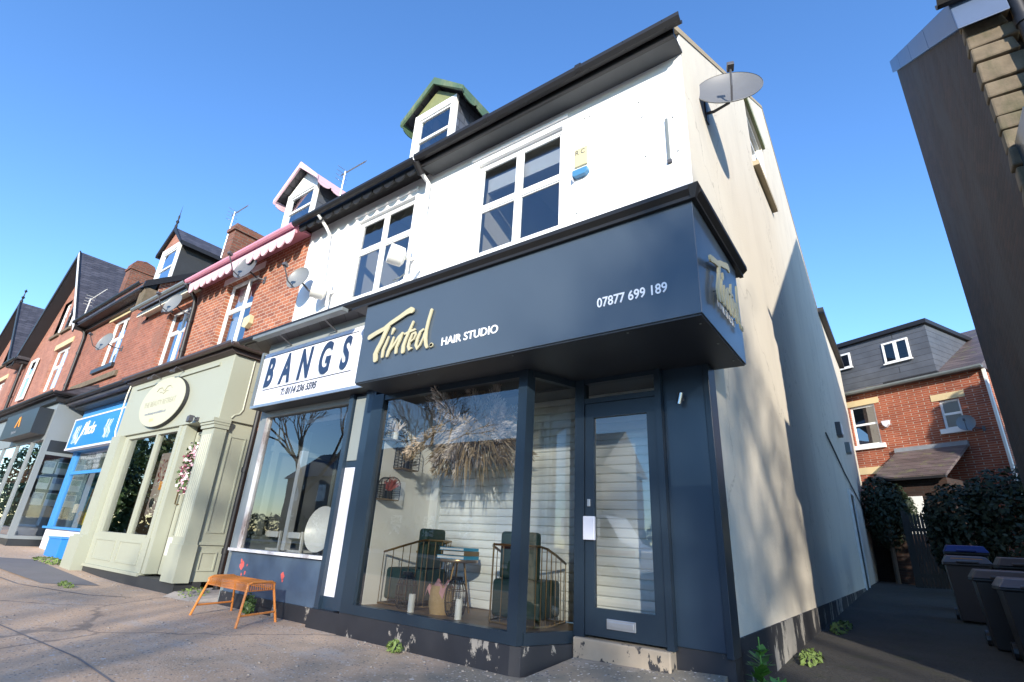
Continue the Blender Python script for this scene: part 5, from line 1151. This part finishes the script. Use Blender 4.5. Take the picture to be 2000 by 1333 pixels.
for (y, z, w_, h_, fm, lb) in ((4.03, 2.02, .26, .28, 'dried_white', 'top birdcage wall shelf holding a pale feather'), (4.26, 1.72, .28, .34, 'dried_straw', 'middle birdcage wall shelf holding a brown pot of dried grass'), (4.04, 1.36, .22, .24, 'poster_red', 'lowest birdcage wall shelf holding a red flower')):
    cg = thing('cage_shelf', lb, 'shelf', (-4.75, y, z), 'birdcage shelves on the white side wall'); x0, x1 = -4.75, -4.62; mb = MB(); a0, a1 = y - w_ / 2, y + w_ / 2; zt = z + h_ * .62
    out = [(a0, z), (a0, zt)] + [(y - w_ / 2 * math.cos(math.pi * k / 8), zt + h_ * .38 * math.sin(math.pi * k / 8)) for k in range(1, 8)] + [(a1, zt), (a1, z)]
    for x in (x0 + .005, x1): mb.tube([(x, p[0], p[1]) for p in out], .005, 5)
    for p in out[::1]: mb.tube([(x0, *p), (x1, *p)], .003, 4)
    for k in range(7): zz = z + h_ * .6 * k / 6; mb.tube([(x1, a0, zz), (x0 + .005, a0, zz)], .003, 4).tube([(x1, a1, zz), (x0 + .005, a1, zz)], .003, 4).tube([(x0 + .005, a0, zz), (x0 + .005, a1, zz)], .003, 4)
    for k in range(6): yy = a0 + w_ * k / 5; mb.tube([(x0 + .005, yy, z), (x0 + .005, yy, zt + h_ * .2)], .003, 4)
    mb.build('wire_cage', 'wire_black', cg); B(x0, x1, a0, a1, z - .012, z).build('shelf_board', 'book_brown', cg)
    MB().lathe((-4.685, y, z), (0, 0, 1), [(0, 0), (0, .035), (.09, .04), (.09, 0)], 12).build('pot', 'wire_black' if fm != 'dried_white' else 'wax', cg)
    fl_ = MB(); rn = random.Random(int(z * 100))
    for k in range(40):
        d = Vector((rn.uniform(-.5, .5), rn.uniform(-.6, .6), rn.uniform(.3, 1))).normalized() * rn.uniform(.08, .2); p = Vector((-4.685, y, z + .08)); s_ = d.orthogonal().normalized() * .008
        fl_.face([p, p + d * .6 + s_, p + d, p + d * .6 - s_])
    fl_.build('dried_flowers', fm, cg, kind='stuff')
# pampas and palm arrangement hung from the ceiling
pa = thing('dried_arrangement', 'large hanging arrangement of dried pampas plumes and palm leaves in the display window', 'dried flowers', (-3.75, 4.3, 2.3)); rn = random.Random(21)
plm = {'dried_tan': MB(), 'dried_white': MB(), 'dried_straw': MB()}
def plume(mb, p, d, L, r_, n):
    d = Vector(d).normalized(); a = d.orthogonal().normalized(); b_ = d.cross(a)
    for k in range(n):
        s = rn.random(); rad = r_ * math.sin(math.pi * min(1, s * .9 + .08)) ** .7; an_ = rn.uniform(0, 6.28); q = Vector(p) + d * L * s + (a * math.cos(an_) + b_ * math.sin(an_)) * rad * rn.random() ** .5
        e = (d + (a * math.cos(an_) + b_ * math.sin(an_)) * .7).normalized() * rn.uniform(.04, .08); w_ = e.cross(Vector((rn.random(), rn.random(), rn.random()))).normalized() * .005
        mb.face([q - w_, q + e * .6 - w_, q + e, q + e * .5 + w_])
for k in range(46):
    x = -4.35 + 1.35 * rn.random(); d = ((x + 3.72) * 1.1 + rn.uniform(-.3, .3), rn.uniform(-.5, .25), rn.uniform(-1.1, -.25) if k % 3 else rn.uniform(.2, .9)); plume(plm['dried_tan' if k % 2 else 'dried_white'], (-3.72 + (x + 3.72) * .45, 4.25 + rn.uniform(-.15, .15), 2.15), d, rn.uniform(.38, .58), rn.uniform(.05, .085), 520)
for k in range(170):
    x0 = rn.uniform(-4.15, -3.15); d = Vector(((x0 + 3.7) * 1.0 + rn.uniform(-.25, .25), rn.uniform(-.4, .25), -1 + rn.uniform(-.1, .6))).normalized(); L = rn.uniform(.3, .74); p = Vector((x0 * .55 - 3.7 * .45, 4.28 + rn.uniform(-.15, .12), 2.12)); s_ = d.cross(Vector((0, 1, 0))).normalized() * rn.uniform(.003, .008)
    plm['dried_straw' if k % 3 else 'dried_tan'].face([p - s_ * .4, p + d * L * .7 - s_, p + d * L, p + d * L * .7 + s_, p + s_ * .4])
for mt, mb in plm.items(): mb.build('plumes' if mt != 'dried_straw' else 'palm_leaves', mt, pa, kind='stuff')
MB().tube([(-3.72, 4.3, 2.15), (-3.72, 4.3, 2.53)], .005, 4).tube([(-4.2, 4.3, 2.1), (-3.2, 4.3, 2.1)], .012, 6).build('hanging_rod', 'wire_black', pa)

# salon furniture behind the other window
eg = thing('egg_chair', 'white glossy rounded high-backed chair behind the second shop window', 'chair', (-6.35, 4.62, .4))
MB().lathe((-6.48, 4.50, 1.02), (.12, -.9, .1), [(-.14, 0), (-.13, .12), (-.08, .22), (0, .29), (.02, .30), (.0, .27), (-.07, .19), (-.10, .1), (-.11, 0)], 28, .95).build('shell', 'white_gloss', eg, smooth=True)
MB().lathe((-6.46, 4.52, .30), (0, 0, 1), [(0, 0), (0, .2), (.02, .2), (.04, .04), (.45, .04), (.45, 0)], 16).build('pedestal', 'chrome', eg)
for x, lb in ((-7.55, 'left white folding chair back behind the second shop window'), (-7.0, 'right white folding chair back behind the second shop window')):
    fc = thing('folding_chair', lb, 'chair', (x, 4.45, .3), 'white folding chairs'); yy = 4.42
    MB().box(x - .17, x + .17, yy, yy + .025, .88, .96).build('backrest', 'white_gloss', fc, bevel=.006)
    for s in (-1, 1): MB().hexa([(x + s * .2, yy + .03, .3), (x + s * .2 + .03, yy + .03, .3), (x + s * .2 + .03, yy + .06, .3), (x + s * .2, yy + .06, .3), (x + s * .155, yy + .03, .97), (x + s * .155 + .03, yy + .03, .97), (x + s * .155 + .03, yy + .06, .97), (x + s * .155, yy + .06, .97)]).build('leg', 'white_gloss', fc)
    B(x - .17, x + .17, yy + .03, yy + .4, .70, .73).build('seat', 'white_gloss', fc)
# curtains
for x0, x1, z0, z1, y, lb in ((-11.75, -11.45, 4.6, 6.2, 4.85, 'white curtain at the left of the window under the pink eaves'), (-14.75, -14.35, 4.6, 6.2, 4.85, 'white curtain at the left of the window above the blue shop'), (-14.15, -13.85, 4.6, 6.2, 4.85, 'white curtain at the right of the window above the blue shop')):
    mb = MB(); n = 16
    for k in range(n):
        a = x0 + (x1 - x0) * k / n; b_ = x0 + (x1 - x0) * (k + 1) / n; ya = y + .03 * math.sin(k * 1.9); yb_ = y + .03 * math.sin((k + 1) * 1.9); mb.face([(a, ya, z0), (b_, yb_, z0), (b_, yb_, z1), (a, ya, z1)])
    tag(mb.build('curtain', 'curtain_white', origin=(x0, y, z0)), lb, 'curtain')

# ================================================================ RIGHT BUILDING (dark alley wall, stone front)
rb = thing('corner_building', 'tall building with a dark weathered side wall over the alley and a rough sandstone front', 'building', (2.5, 7, 0))
NX, NY, FX_, FY_ = 1.27, 5.3, 1.57, 11.5
def wx(y): return NX + (FX_ - NX) * (y - NY) / (FY_ - NY)
def wz(y): return 6.05 + (y - NY) * (11.35 - 6.05) / (FY_ - NY)
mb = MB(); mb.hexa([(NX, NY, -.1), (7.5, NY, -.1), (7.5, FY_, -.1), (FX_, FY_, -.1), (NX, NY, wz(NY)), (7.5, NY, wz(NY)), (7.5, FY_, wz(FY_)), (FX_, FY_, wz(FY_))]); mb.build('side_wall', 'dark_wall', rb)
vg = MB(); n = 4
for k in range(n):
    a = NY - .25 + (FY_ + .08 - NY + .25) * k / n; b_ = NY - .25 + (FY_ + .08 - NY + .25) * (k + 1) / n - .02
    vg.hexa([(wx(a) - .07, a, wz(a) - .18), (wx(a) + .3, a, wz(a) - .18), (wx(b_) + .3, b_, wz(b_) - .18), (wx(b_) - .07, b_, wz(b_) - .18), (wx(a) - .07, a, wz(a) + .17), (wx(a) + .3, a, wz(a) + .17), (wx(b_) + .3, b_, wz(b_) + .17), (wx(b_) - .07, b_, wz(b_) + .17)])
vg.build('verge', 'verge_lead', rb, bevel=.01)
MB().hexa([(NX + .3, NY - .3, wz(NY)), (7.6, NY - .3, wz(NY)), (7.6, FY_, wz(FY_) + .1), (FX_ + .3, FY_, wz(FY_) + .1), (NX + .3, NY - .3, wz(NY) + .15), (7.6, NY - .3, wz(NY) + .15), (7.6, FY_, wz(FY_) + .3), (FX_ + .3, FY_, wz(FY_) + .3)]).build('roof', 'slate', rb)
qs = MB(); z = 0.0; rn = random.Random(12); k = 0
while z < 5.9:
    h_ = rn.uniform(.15, .24); w_ = .31 if k % 2 else .27; o = rn.uniform(0, .045)
    qs.hexa([(NX - .015 - o * .5, NY - .10 - o, z), (NX + w_ + .02, NY - .10 - o, z + rn.uniform(-.01, .01)), (NX + w_ + .02, NY + .01, z), (NX - .015 - o * .5, NY + .01, z), (NX - .01 - o * .4, NY - .10 - o, z + h_), (NX + w_, NY - .09 - o, z + h_ - .012), (NX + w_, NY + .01, z + h_ - .01), (NX - .01, NY + .01, z + h_ - .01)])
    z += h_ + .004; k += 1
qs.build('quoin_stones', 'sandstone', rb, bevel=.018)
fs = MB(); z = 0; rn = random.Random(3)
while z < 5.9:
    h_ = rn.uniform(.14, .24); x = 1.62
    while x < 7.5: w_ = rn.uniform(.25, .55); fs.box(x, min(7.5, x + w_ - .012), NY - .06 - rn.uniform(0, .02), NY + .02, z, z + h_ - .012); x += w_
    z += h_
fs.build('stone_front', 'sandstone_pale', rb, bevel=.008)
downpipe([(1.61, NY - .22, 6.1), (1.61, NY - .22, .1)], .05).build('downpipe', 'gutter_black', rb, smooth=True)
gutter(1.1, 7.6, NY - .30, 6.05, .07).build('gutter', 'gutter_black', rb)
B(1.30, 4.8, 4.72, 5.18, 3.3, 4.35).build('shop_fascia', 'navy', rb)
B(1.33, 4.8, 4.70, 4.72, 3.36, 4.28).build('fascia_panel', 'pink_pale', rb)

# alley things
def bin_(label, x, y, z, w_, d_, h_, bm, lm_, ang=0.0, group='wheelie bins along the alley wall'):
    t_ = thing('wheelie_bin', label, 'wheelie bin', (x, y, z), group); t_.rotation_euler = (0, 0, 0)
    hw, hd = w_ / 2, d_ / 2
    MB().hexa([(x - hw * .82, y - hd * .75, z + .04), (x + hw * .82, y - hd * .75, z + .04), (x + hw * .82, y + hd * .7, z + .04), (x - hw * .82, y + hd * .7, z + .04), (x - hw, y - hd, z + h_ * .86), (x + hw, y - hd, z + h_ * .86), (x + hw, y + hd, z + h_ * .86), (x - hw, y + hd, z + h_ * .86)]).box(x - hw - .03, x + hw + .03, y - hd - .03, y + hd + .03, z + h_ * .86, z + h_ * .90).build('body', bm, t_, bevel=.012)
    MB().hexa([(x - hw - .035, y - hd - .05, z + h_ * .90), (x + hw + .035, y - hd - .05, z + h_ * .90), (x + hw + .035, y + hd + .02, z + h_ * .90), (x - hw - .035, y + hd + .02, z + h_ * .90), (x - hw + .03, y - hd + .03, z + h_ * 1.0), (x + hw - .03, y - hd + .03, z + h_ * 1.0), (x + hw - .03, y + hd - .02, z + h_ * 1.02), (x - hw + .03, y + hd - .02, z + h_ * 1.02)]).box(x - hw * .5, x + hw * .5, y - hd - .075, y - hd - .05, z + h_ * .905, z + h_ * .94).build('lid', lm_, t_, bevel=.014)
    MB().tube([(x - hw, y + hd + .06, z + h_ * .88), (x + hw, y + hd + .06, z + h_ * .88)], .016, 8).build('handle', bm, t_)
    for s in (-1, 1): MB().lathe((x + s * hw * .86, y + hd * .8, z + .10), (s, 0, 0), [(0, 0), (0, .10), (.04, .10), (.04, 0)], 14).build('wheel', 'wire_black', t_)
bin_('nearest dark wheelie bin with a pale grey lid by the alley wall', .95, 8.1, .07, .56, .62, .83, 'bin_grey', 'bin_lid_pale')
bin_('brown-lidded wheelie bin tucked behind the nearest bin', .80, 9.05, .09, .54, .60, .88, 'bin_grey', 'bin_brown')
bin_('wheelie bin with a pale lid carrying an orange edge further up the alley', .66, 12.0, .17, .56, .64, 1.0, 'bin_brown', 'bin_lid_pale')
bin_('wheelie bin with a worn brown lid against the dark wall', 1.18, 10.6, .13, .50, .58, 1.02, 'bin_grey', 'bin_brown')
bin_('furthest wheelie bin with a dark blue lid under the ivy', .80, 14.0, .22, .60, .62, 1.18, 'bin_grey', 'bin_blue')
tag(B(.46, .86, 11.68, 11.75, 1.12, 1.14).build('orange_strip', 'orange_mark', origin=(.66, 11.7, 1.13)), 'orange strip lying on the pale bin lid', 'strip')
for y, z, lb, sz in ((17.2, 4.35, 'dark square vent box on the shaded gable wall', .3), (19.6, 4.25, 'pale narrow vent box further along the shaded gable wall', .26)):
    v = thing('vent_box', lb, 'vent', (XG, y, z), 'vent boxes on the gable'); B(XG, XG + .13, y, y + sz * 1.4, z, z + sz * 1.3).build('housing', 'gutter_grey' if sz < .3 else 'bracket', v, bevel=.01); B(XG + .13, XG + .15, y + .05, y + sz * 1.3, z + .05, z + sz * 1.2).build('grille', 'upvc', v)
tag(MB().tube([(XG + .03, 13.8, 3.75), (XG + .03, 17, 3.30), (XG + .03, 24, 2.6)], .02, 6).build('wall_cable', 'gutter_black', origin=(XG, 17, 3.3)), 'dark cable sloping across the shaded gable wall', 'cable')

# rear garden walls, ivy, gate
gwl = thing('garden_wall', 'low dark brick garden wall across the end of the alley', 'wall', (-.5, 24.3, .4)); B(-1.19, .15, 24.2, 24.45, .2, 2.3).build('brickwork', 'brick_dark', gwl); B(-1.19, .17, 24.15, 24.5, 2.3, 2.4).build('coping', 'sandstone', gwl)
hb = thing('bush', 'rounded dark evergreen bush over the brick wall at the end of the alley', 'bush', (-.65, 22.5, .4)); vol = [((-.70, 22.6, 3.0), (.50, .8, .90)), ((-.30, 22.6, 2.9), (.50, .7, .8)), ((-.6, 22.6, 2.4), (.6, .7, 1.0)), ((.0, 22.7, 2.7), (.35, .6, .6))]
leafy(5200, vol, .07, 31).build('foliage', 'leaf_dark', hb); MB().tube([(-.6, 22.6, .3), (-.55, 22.6, 3)], .07, 8).build('trunk', 'bark', hb)
iv = thing('ivy', 'tall dark mass of ivy and shrubs on the right of the alley end', 'ivy', (1.6, 19, .4)); vol = [((1.1, 18.6, 2.3), (.75, .9, .8)), ((2.0, 18.2, 2.5), (.8, .9, .9)), ((1.3, 18.4, 1.8), (.9, .9, 1.1)), ((2.2, 18, 1.8), (.9, .9, 1.3)), ((.75, 18.8, 1.7), (.4, .7, .9)), ((2.9, 18, 2.6), (.9, 1, 1.1))]
leafy(8500, vol, .075, 33).build('foliage', 'leaf_dark', iv); MB().tube([(1.5, 18.4, .2), (1.6, 18.4, 3)], .08, 8).build('trunk', 'bark', iv)
gt_ = thing('garden_gate', 'weathered grey timber gate with a pointed rail top between bush and ivy', 'gate', (.3, 21.0, .4)); mb = MB()
for k in range(9): x = -.02 + k * .085; mb.prism([(x, .35), (x + .075, .35), (x + .075, 2.45), (x + .037, 2.55), (x, 2.45)], 'xz', 21.0, 21.03)
mb.build('boards', 'timber_grey', gt_); B(-.02, .75, 21.03, 21.07, .7, .8).build('rail', 'timber_grey', gt_); B(-.02, .75, 21.03, 21.07, 2.0, 2.1).build('rail', 'timber_grey', gt_); B(-.14, -.02, 20.96, 21.1, .3, 2.6).build('post', 'timber_grey', gt_)

# ================================================================ REAR HOUSE
rh = thing('rear_house', 'orange brick house with a grey clad box dormer at the end of the alley', 'house', (1.16, 24.5, 0))
P0 = Vector((1.16, 24.5, 0)); A = R(-26.13); D = Vector((math.cos(A), math.sin(A), 0)); Nn = Vector((-D.y, D.x, 0))
def H(mb):
    mb.v = [tuple(P0 + D * v[0] + Nn * v[1] + Vector((0, 0, v[2]))) for v in mb.v]; return mb
holes = [(-2.6, -1.6, 5.50, 7.13), (.60, 1.24, 5.70, 6.76)]
H(wall_y(-5.5, 2.12, .2, 7.62, 0, holes, .1)).build('front_wall', 'brick_rear', rh)
H(B(2.0, 2.12, .01, 8, .2, 7.6)).build('side_wall', 'brick_rear', rh)
def hwin(x0, x1, z0, z1, tz, vx, y=.08, fr=.07, off=0.0, sill=None, lintel=None):
    mb = MB().box(x0, x0 + fr, y, y + .05, z0, z1).box(x1 - fr, x1, y, y + .05, z0, z1).box(x0 + fr, x1 - fr, y, y + .05, z0, z0 + fr).box(x0 + fr, x1 - fr, y, y + .05, z1 - fr, z1)
    for z in tz: mb.box(x0 + fr, x1 - fr, y - .003, y + .047, z - .04, z + .04)
    for x in vx: mb.box(x - .05, x + .05, y - .003, y + .047, z0 + fr, z1 - fr)
    f = H(mb).build('window', 'upvc', rh)
    H(MB().face([(x0 + fr, y + .02, z0 + fr), (x1 - fr, y + .02, z0 + fr), (x1 - fr, y + .02, z1 - fr), (x0 + fr, y + .02, z1 - fr)])).build('pane', 'glass_rear', f)
    if sill: H(B(x0 - .12, x1 + .14, -.10, .02, z0 - .17, z0)).build('sill', 'upvc', f)
    if lintel: H(B(x0 - .2, x1 + .2, -.02, .02, z1 + .01, z1 + .25)).build('lintel', 'lintel_stone', f)
hwin(-2.6, -1.6, 5.50, 7.13, [6.36], [], sill=1, lintel=1); hwin(.60, 1.24, 5.70, 6.76, [6.25], [], sill=1, lintel=1)
H(MB().face([(-5, 2.5, 4), (2, 2.5, 4), (2, 2.5, 7.4), (-5, 2.5, 7.4)]).face([(-5, .2, 4.6), (2, .2, 4.6), (2, 2.5, 4.6), (-5, 2.5, 4.6)])).build('room_walls', 'room_grey', rh)
H(B(-2.9, -1.3, -.02, .02, 4.35, 4.62)).build('lintel', 'lintel_stone', rh)
H(MB().hexa([(-5.5, -.22, 7.62), (2.22, -.22, 7.62), (2.22, 5, 7.62), (-5.5, 5, 7.62), (-5.5, -.22, 7.72), (2.22, -.22, 7.72), (2.22, 5, 10.9), (-5.5, 5, 10.9)])).build('roof', 'slate_brown', rh)
H(gutter(-5.5, 2.25, -.28, 7.72, .08)).build('gutter', 'gutter_grey', rh)
H(B(-1.0, .9, -.20, -.05, 7.66, 7.84)).build('gutter_guard', 'gutter_black', rh)
hd = H(MB().box(-5.4, .80, .02, 3.4, 7.80, 9.85)).build('dormer', 'clad_grey', rh)
H(MB().box(-5.45, .92, -.12, 3.9, 9.85, 10.02)).build('dormer_roof', 'gutter_black', hd)
def dwin(x0, x1, z0, z1, vx):
    y = -.03; fr = .07; mb = MB().box(x0, x0 + fr, y, y + .05, z0, z1).box(x1 - fr, x1, y, y + .05, z0, z1).box(x0 + fr, x1 - fr, y, y + .05, z0, z0 + fr).box(x0 + fr, x1 - fr, y, y + .05, z1 - fr, z1)
    for x in vx: mb.box(x - .06, x + .06, y - .002, y + .048, z0 + fr, z1 - fr)
    mb.box(x0 - .04, x1 + .06, y - .06, y, z0 - .05, z0)
    H(mb).build('window_frame', 'upvc', hd); H(MB().face([(x0 + fr, y + .03, z0 + fr), (x1 - fr, y + .03, z0 + fr), (x1 - fr, y + .03, z1 - fr), (x0 + fr, y + .03, z1 - fr)])).build('pane', 'glass_dark', hd)
dwin(-.84, .12, 8.62, 9.5, [-.36]); dwin(-2.75, -2.14, 8.87, 9.53, [])
H(B(2.14, 2.22, -.08, .02, .5, 7.6)).build('downpipe', 'dish_white', rh)
lt = H(MB().hexa([(-1.1, -2.2, 3.75), (1.2, -2.2, 3.75), (1.2, 0, 5.05), (-1.1, 0, 5.05), (-1.1, -2.2, 3.85), (1.2, -2.2, 3.85), (1.2, 0, 5.15), (-1.1, 0, 5.15)])).build('lean_to_roof', 'slate_brown', rh)
H(B(-1.0, 1.1, -2.0, -.01, .3, 3.75)).build('lean_to_wall', 'brick_dark', rh)
H(B(-.35, .30, -2.04, -2.01, 2.0, 3.2)).build('lean_to_window', 'upvc', rh)
H(B(-1.12, 1.22, -2.3, -2.2, 3.72, 3.80)).build('lean_to_gutter', 'gutter_black', rh)
H(B(-1.15, 1.2, -.16, -.005, 5.02, 5.20)).build('flashing', 'lead', rh)
def Hp(x, y, z): return tuple(P0 + D * x + Nn * y + Vector((0, 0, z)))
dh = dish('pale grey dish on the rear brick house near its small window', Hp(1.42, -.42, 5.75), (-.2, -1, .3), .30, Hp(1.72, -.01, 5.55), .3, 'dish_light')
ra = thing('alarm_box', 'small white alarm box between the windows of the rear brick house', 'alarm', Hp(-1.28, 0, 6.2)); H(MB().prism([(-1.42, 6.34), (-1.14, 6.34), (-1.16, 6.18), (-1.28, 6.08), (-1.38, 6.18)], 'xz', -.12, -.005)).build('cover', 'lilac_white', ra)
aerial('white aerial behind the flat roof of the grey dormer', Hp(-2.0, 3.2, 9.6), 1.0, 1.2, 10, .16, 'dish_white')
H(MB().box(-3.2, -2.7, 3.0, 3.5, 9.5, 10.75).box(-3.25, -2.65, 2.95, 3.55, 10.75, 10.85)).build('chimney', 'brick_rear', rh)

# ================================================================ OTHER SIDE OF THE STREET (seen in the glass, casts the dappled shade)
def bare_tree(label, x, y, h, seed, spread=.55, depth=6, r0=.2):
    rn = random.Random(seed); t_ = thing('bare_tree', label, 'tree', (x, y, -.1), 'bare street trees'); tk = MB(); cw = MB()
    def grow(p, d, L, r_, k):
        q = p + d * L; m_ = (p + q) / 2 + Vector((rn.uniform(-1, 1), rn.uniform(-1, 1), 0)) * L * .05
        (tk if k < 2 else cw).tube([p, m_, q], [r_, r_ * .85, r_ * .68], 7 if k < 3 else 3, cap=False)
        if k >= depth: return
        n = 3 if k < depth - 1 else 3
        for i in range(n):
            a = rn.uniform(0, 6.28); tilt = rn.uniform(.25, spread + .2); o = d.orthogonal().normalized(); o.rotate(Matrix.Rotation(a, 3, d)); nd = (d * math.cos(tilt) + o * math.sin(tilt) + Vector((0, 0, .10))).normalized()
            grow(q, nd, L * rn.uniform(.66, .84), r_ * .62, k + 1)
    grow(Vector((x, y, -.15)), Vector((0, 0, 1)), h * .26, r0, 0)
    tk.build('trunk', 'bark', t_); cw.build('crown', 'bark', t_)
    return t_
bare_tree('bare tree across the road to the right of the camera', 9.5, -12.5, 12.5, 1)
bare_tree('bare tree across the road nearest the alley mouth', 13.5, -14.0, 13.5, 2)
bare_tree('slender bare tree across the road', 6.0, -13.2, 11.0, 3, r0=.15)
bare_tree('wide bare tree opposite the blue shop', -24, -15, 13, 4)
bare_tree('large bare tree opposite the far gabled houses', -38, -16, 15, 5, r0=.26)
oh = thing('opposite_house', 'dark stone terrace across the road', 'house', (-30, -24, 0)); B(-52, -16, -30, -23, -.2, 6.2).build('wall', 'opp_wall', oh); MB().prism([(-30.4, 6.2), (-22.6, 6.2), (-26.5, 9.2)], 'yz', -52.3, -15.7).build('roof', 'slate', oh)
wn = MB()
for k in range(9):
    for z in (1.2, 3.9): wn.box(-50 + k * 3.8, -48.8 + k * 3.8, -23.02, -22.97, z, z + 1.5)
wn.build('windows', 'upvc', oh)
oh2 = thing('opposite_house', 'low brick house across the road behind the bare trees', 'house', (-4, -26, 0)); B(-13, 22, -31, -25, -.2, 3.0).build('wall', 'opp_wall', oh2); MB().prism([(-31.4, 3.0), (-24.6, 3.0), (-28, 5.4)], 'yz', -13.3, 22.3).build('roof', 'slate', oh2)
hv = [((-50 + k * 3.1, -17.6, 1.1), (1.8, .8, 1.3)) for k in range(20)]
tag(leafy(9000, hv, .16, 41).build('hedge', 'leaf_mid', origin=(-20, -17.6, 0)), 'long green hedge behind the far pavement', 'hedge').__setitem__('kind', 'stuff')
bs_ = thing('van', 'white van with a red stripe parked across the road', 'van', (-10, -9.5, 0)); MB().prism([(-12.6, .3), (-7.4, .3), (-7.3, 1.0), (-8.0, 1.25), (-8.6, 2.1), (-12.6, 2.2)], 'xz', -10.4, -8.5).build('body', 'upvc', bs_, bevel=.06)
B(-12.55, -7.5, -8.497, -8.49, .82, .98).build('stripe', 'red', bs_)
for x in (-11.6, -8.4):
    for y in (-8.62, -10.28): MB().lathe((x, y, .2), (0, 1, 0), [(-.1, 0), (-.1, .34), (.14, .34), (.14, 0)], 18).build('wheel', 'wire_black', bs_)
MB().prism([(-8.05, 1.28), (-8.5, 1.98), (-9.6, 2.0), (-9.6, 1.28)], 'xz', -8.499, -8.494).build('side_window', 'est_dark', bs_)

ct = thing('shade_conifer', 'unseen dark evergreen added behind the corner building to shade the rear house', 'tree', (5.6, 19.3, 0)); leafy(9000, [((5.6, 19.3, 2.2 + k * 1.1), (1.7 - k * .2, 1.7 - k * .2, 1.1)) for k in range(6)], .13, 51).build('crown', 'leaf_dark', ct); MB().tube([(5.6, 19.3, 0), (5.6, 19.3, 7)], [.2, .05], 8).build('trunk', 'bark', ct)  # invented tree, out of view, added to cast shade on the rear house

hv = [((-44 - (k % 5) * 4.0 + random.uniform(-1, 1), -4.5 - (k // 5) * 3.2, 2.2 + 2.2 * (k % 3)), (2.4, 1.8, 2.4)) for k in range(15)]
tb_ = thing('tree', 'dense leafy evergreen trees further down the street', 'trees', (-48, -7, 0)); leafy(16000, hv, .22, 61).build('crown', 'leaf_mid', tb_); MB().tube([(-46, -6, 0), (-46, -6, 4)], .25, 8).build('trunk', 'bark', tb_)
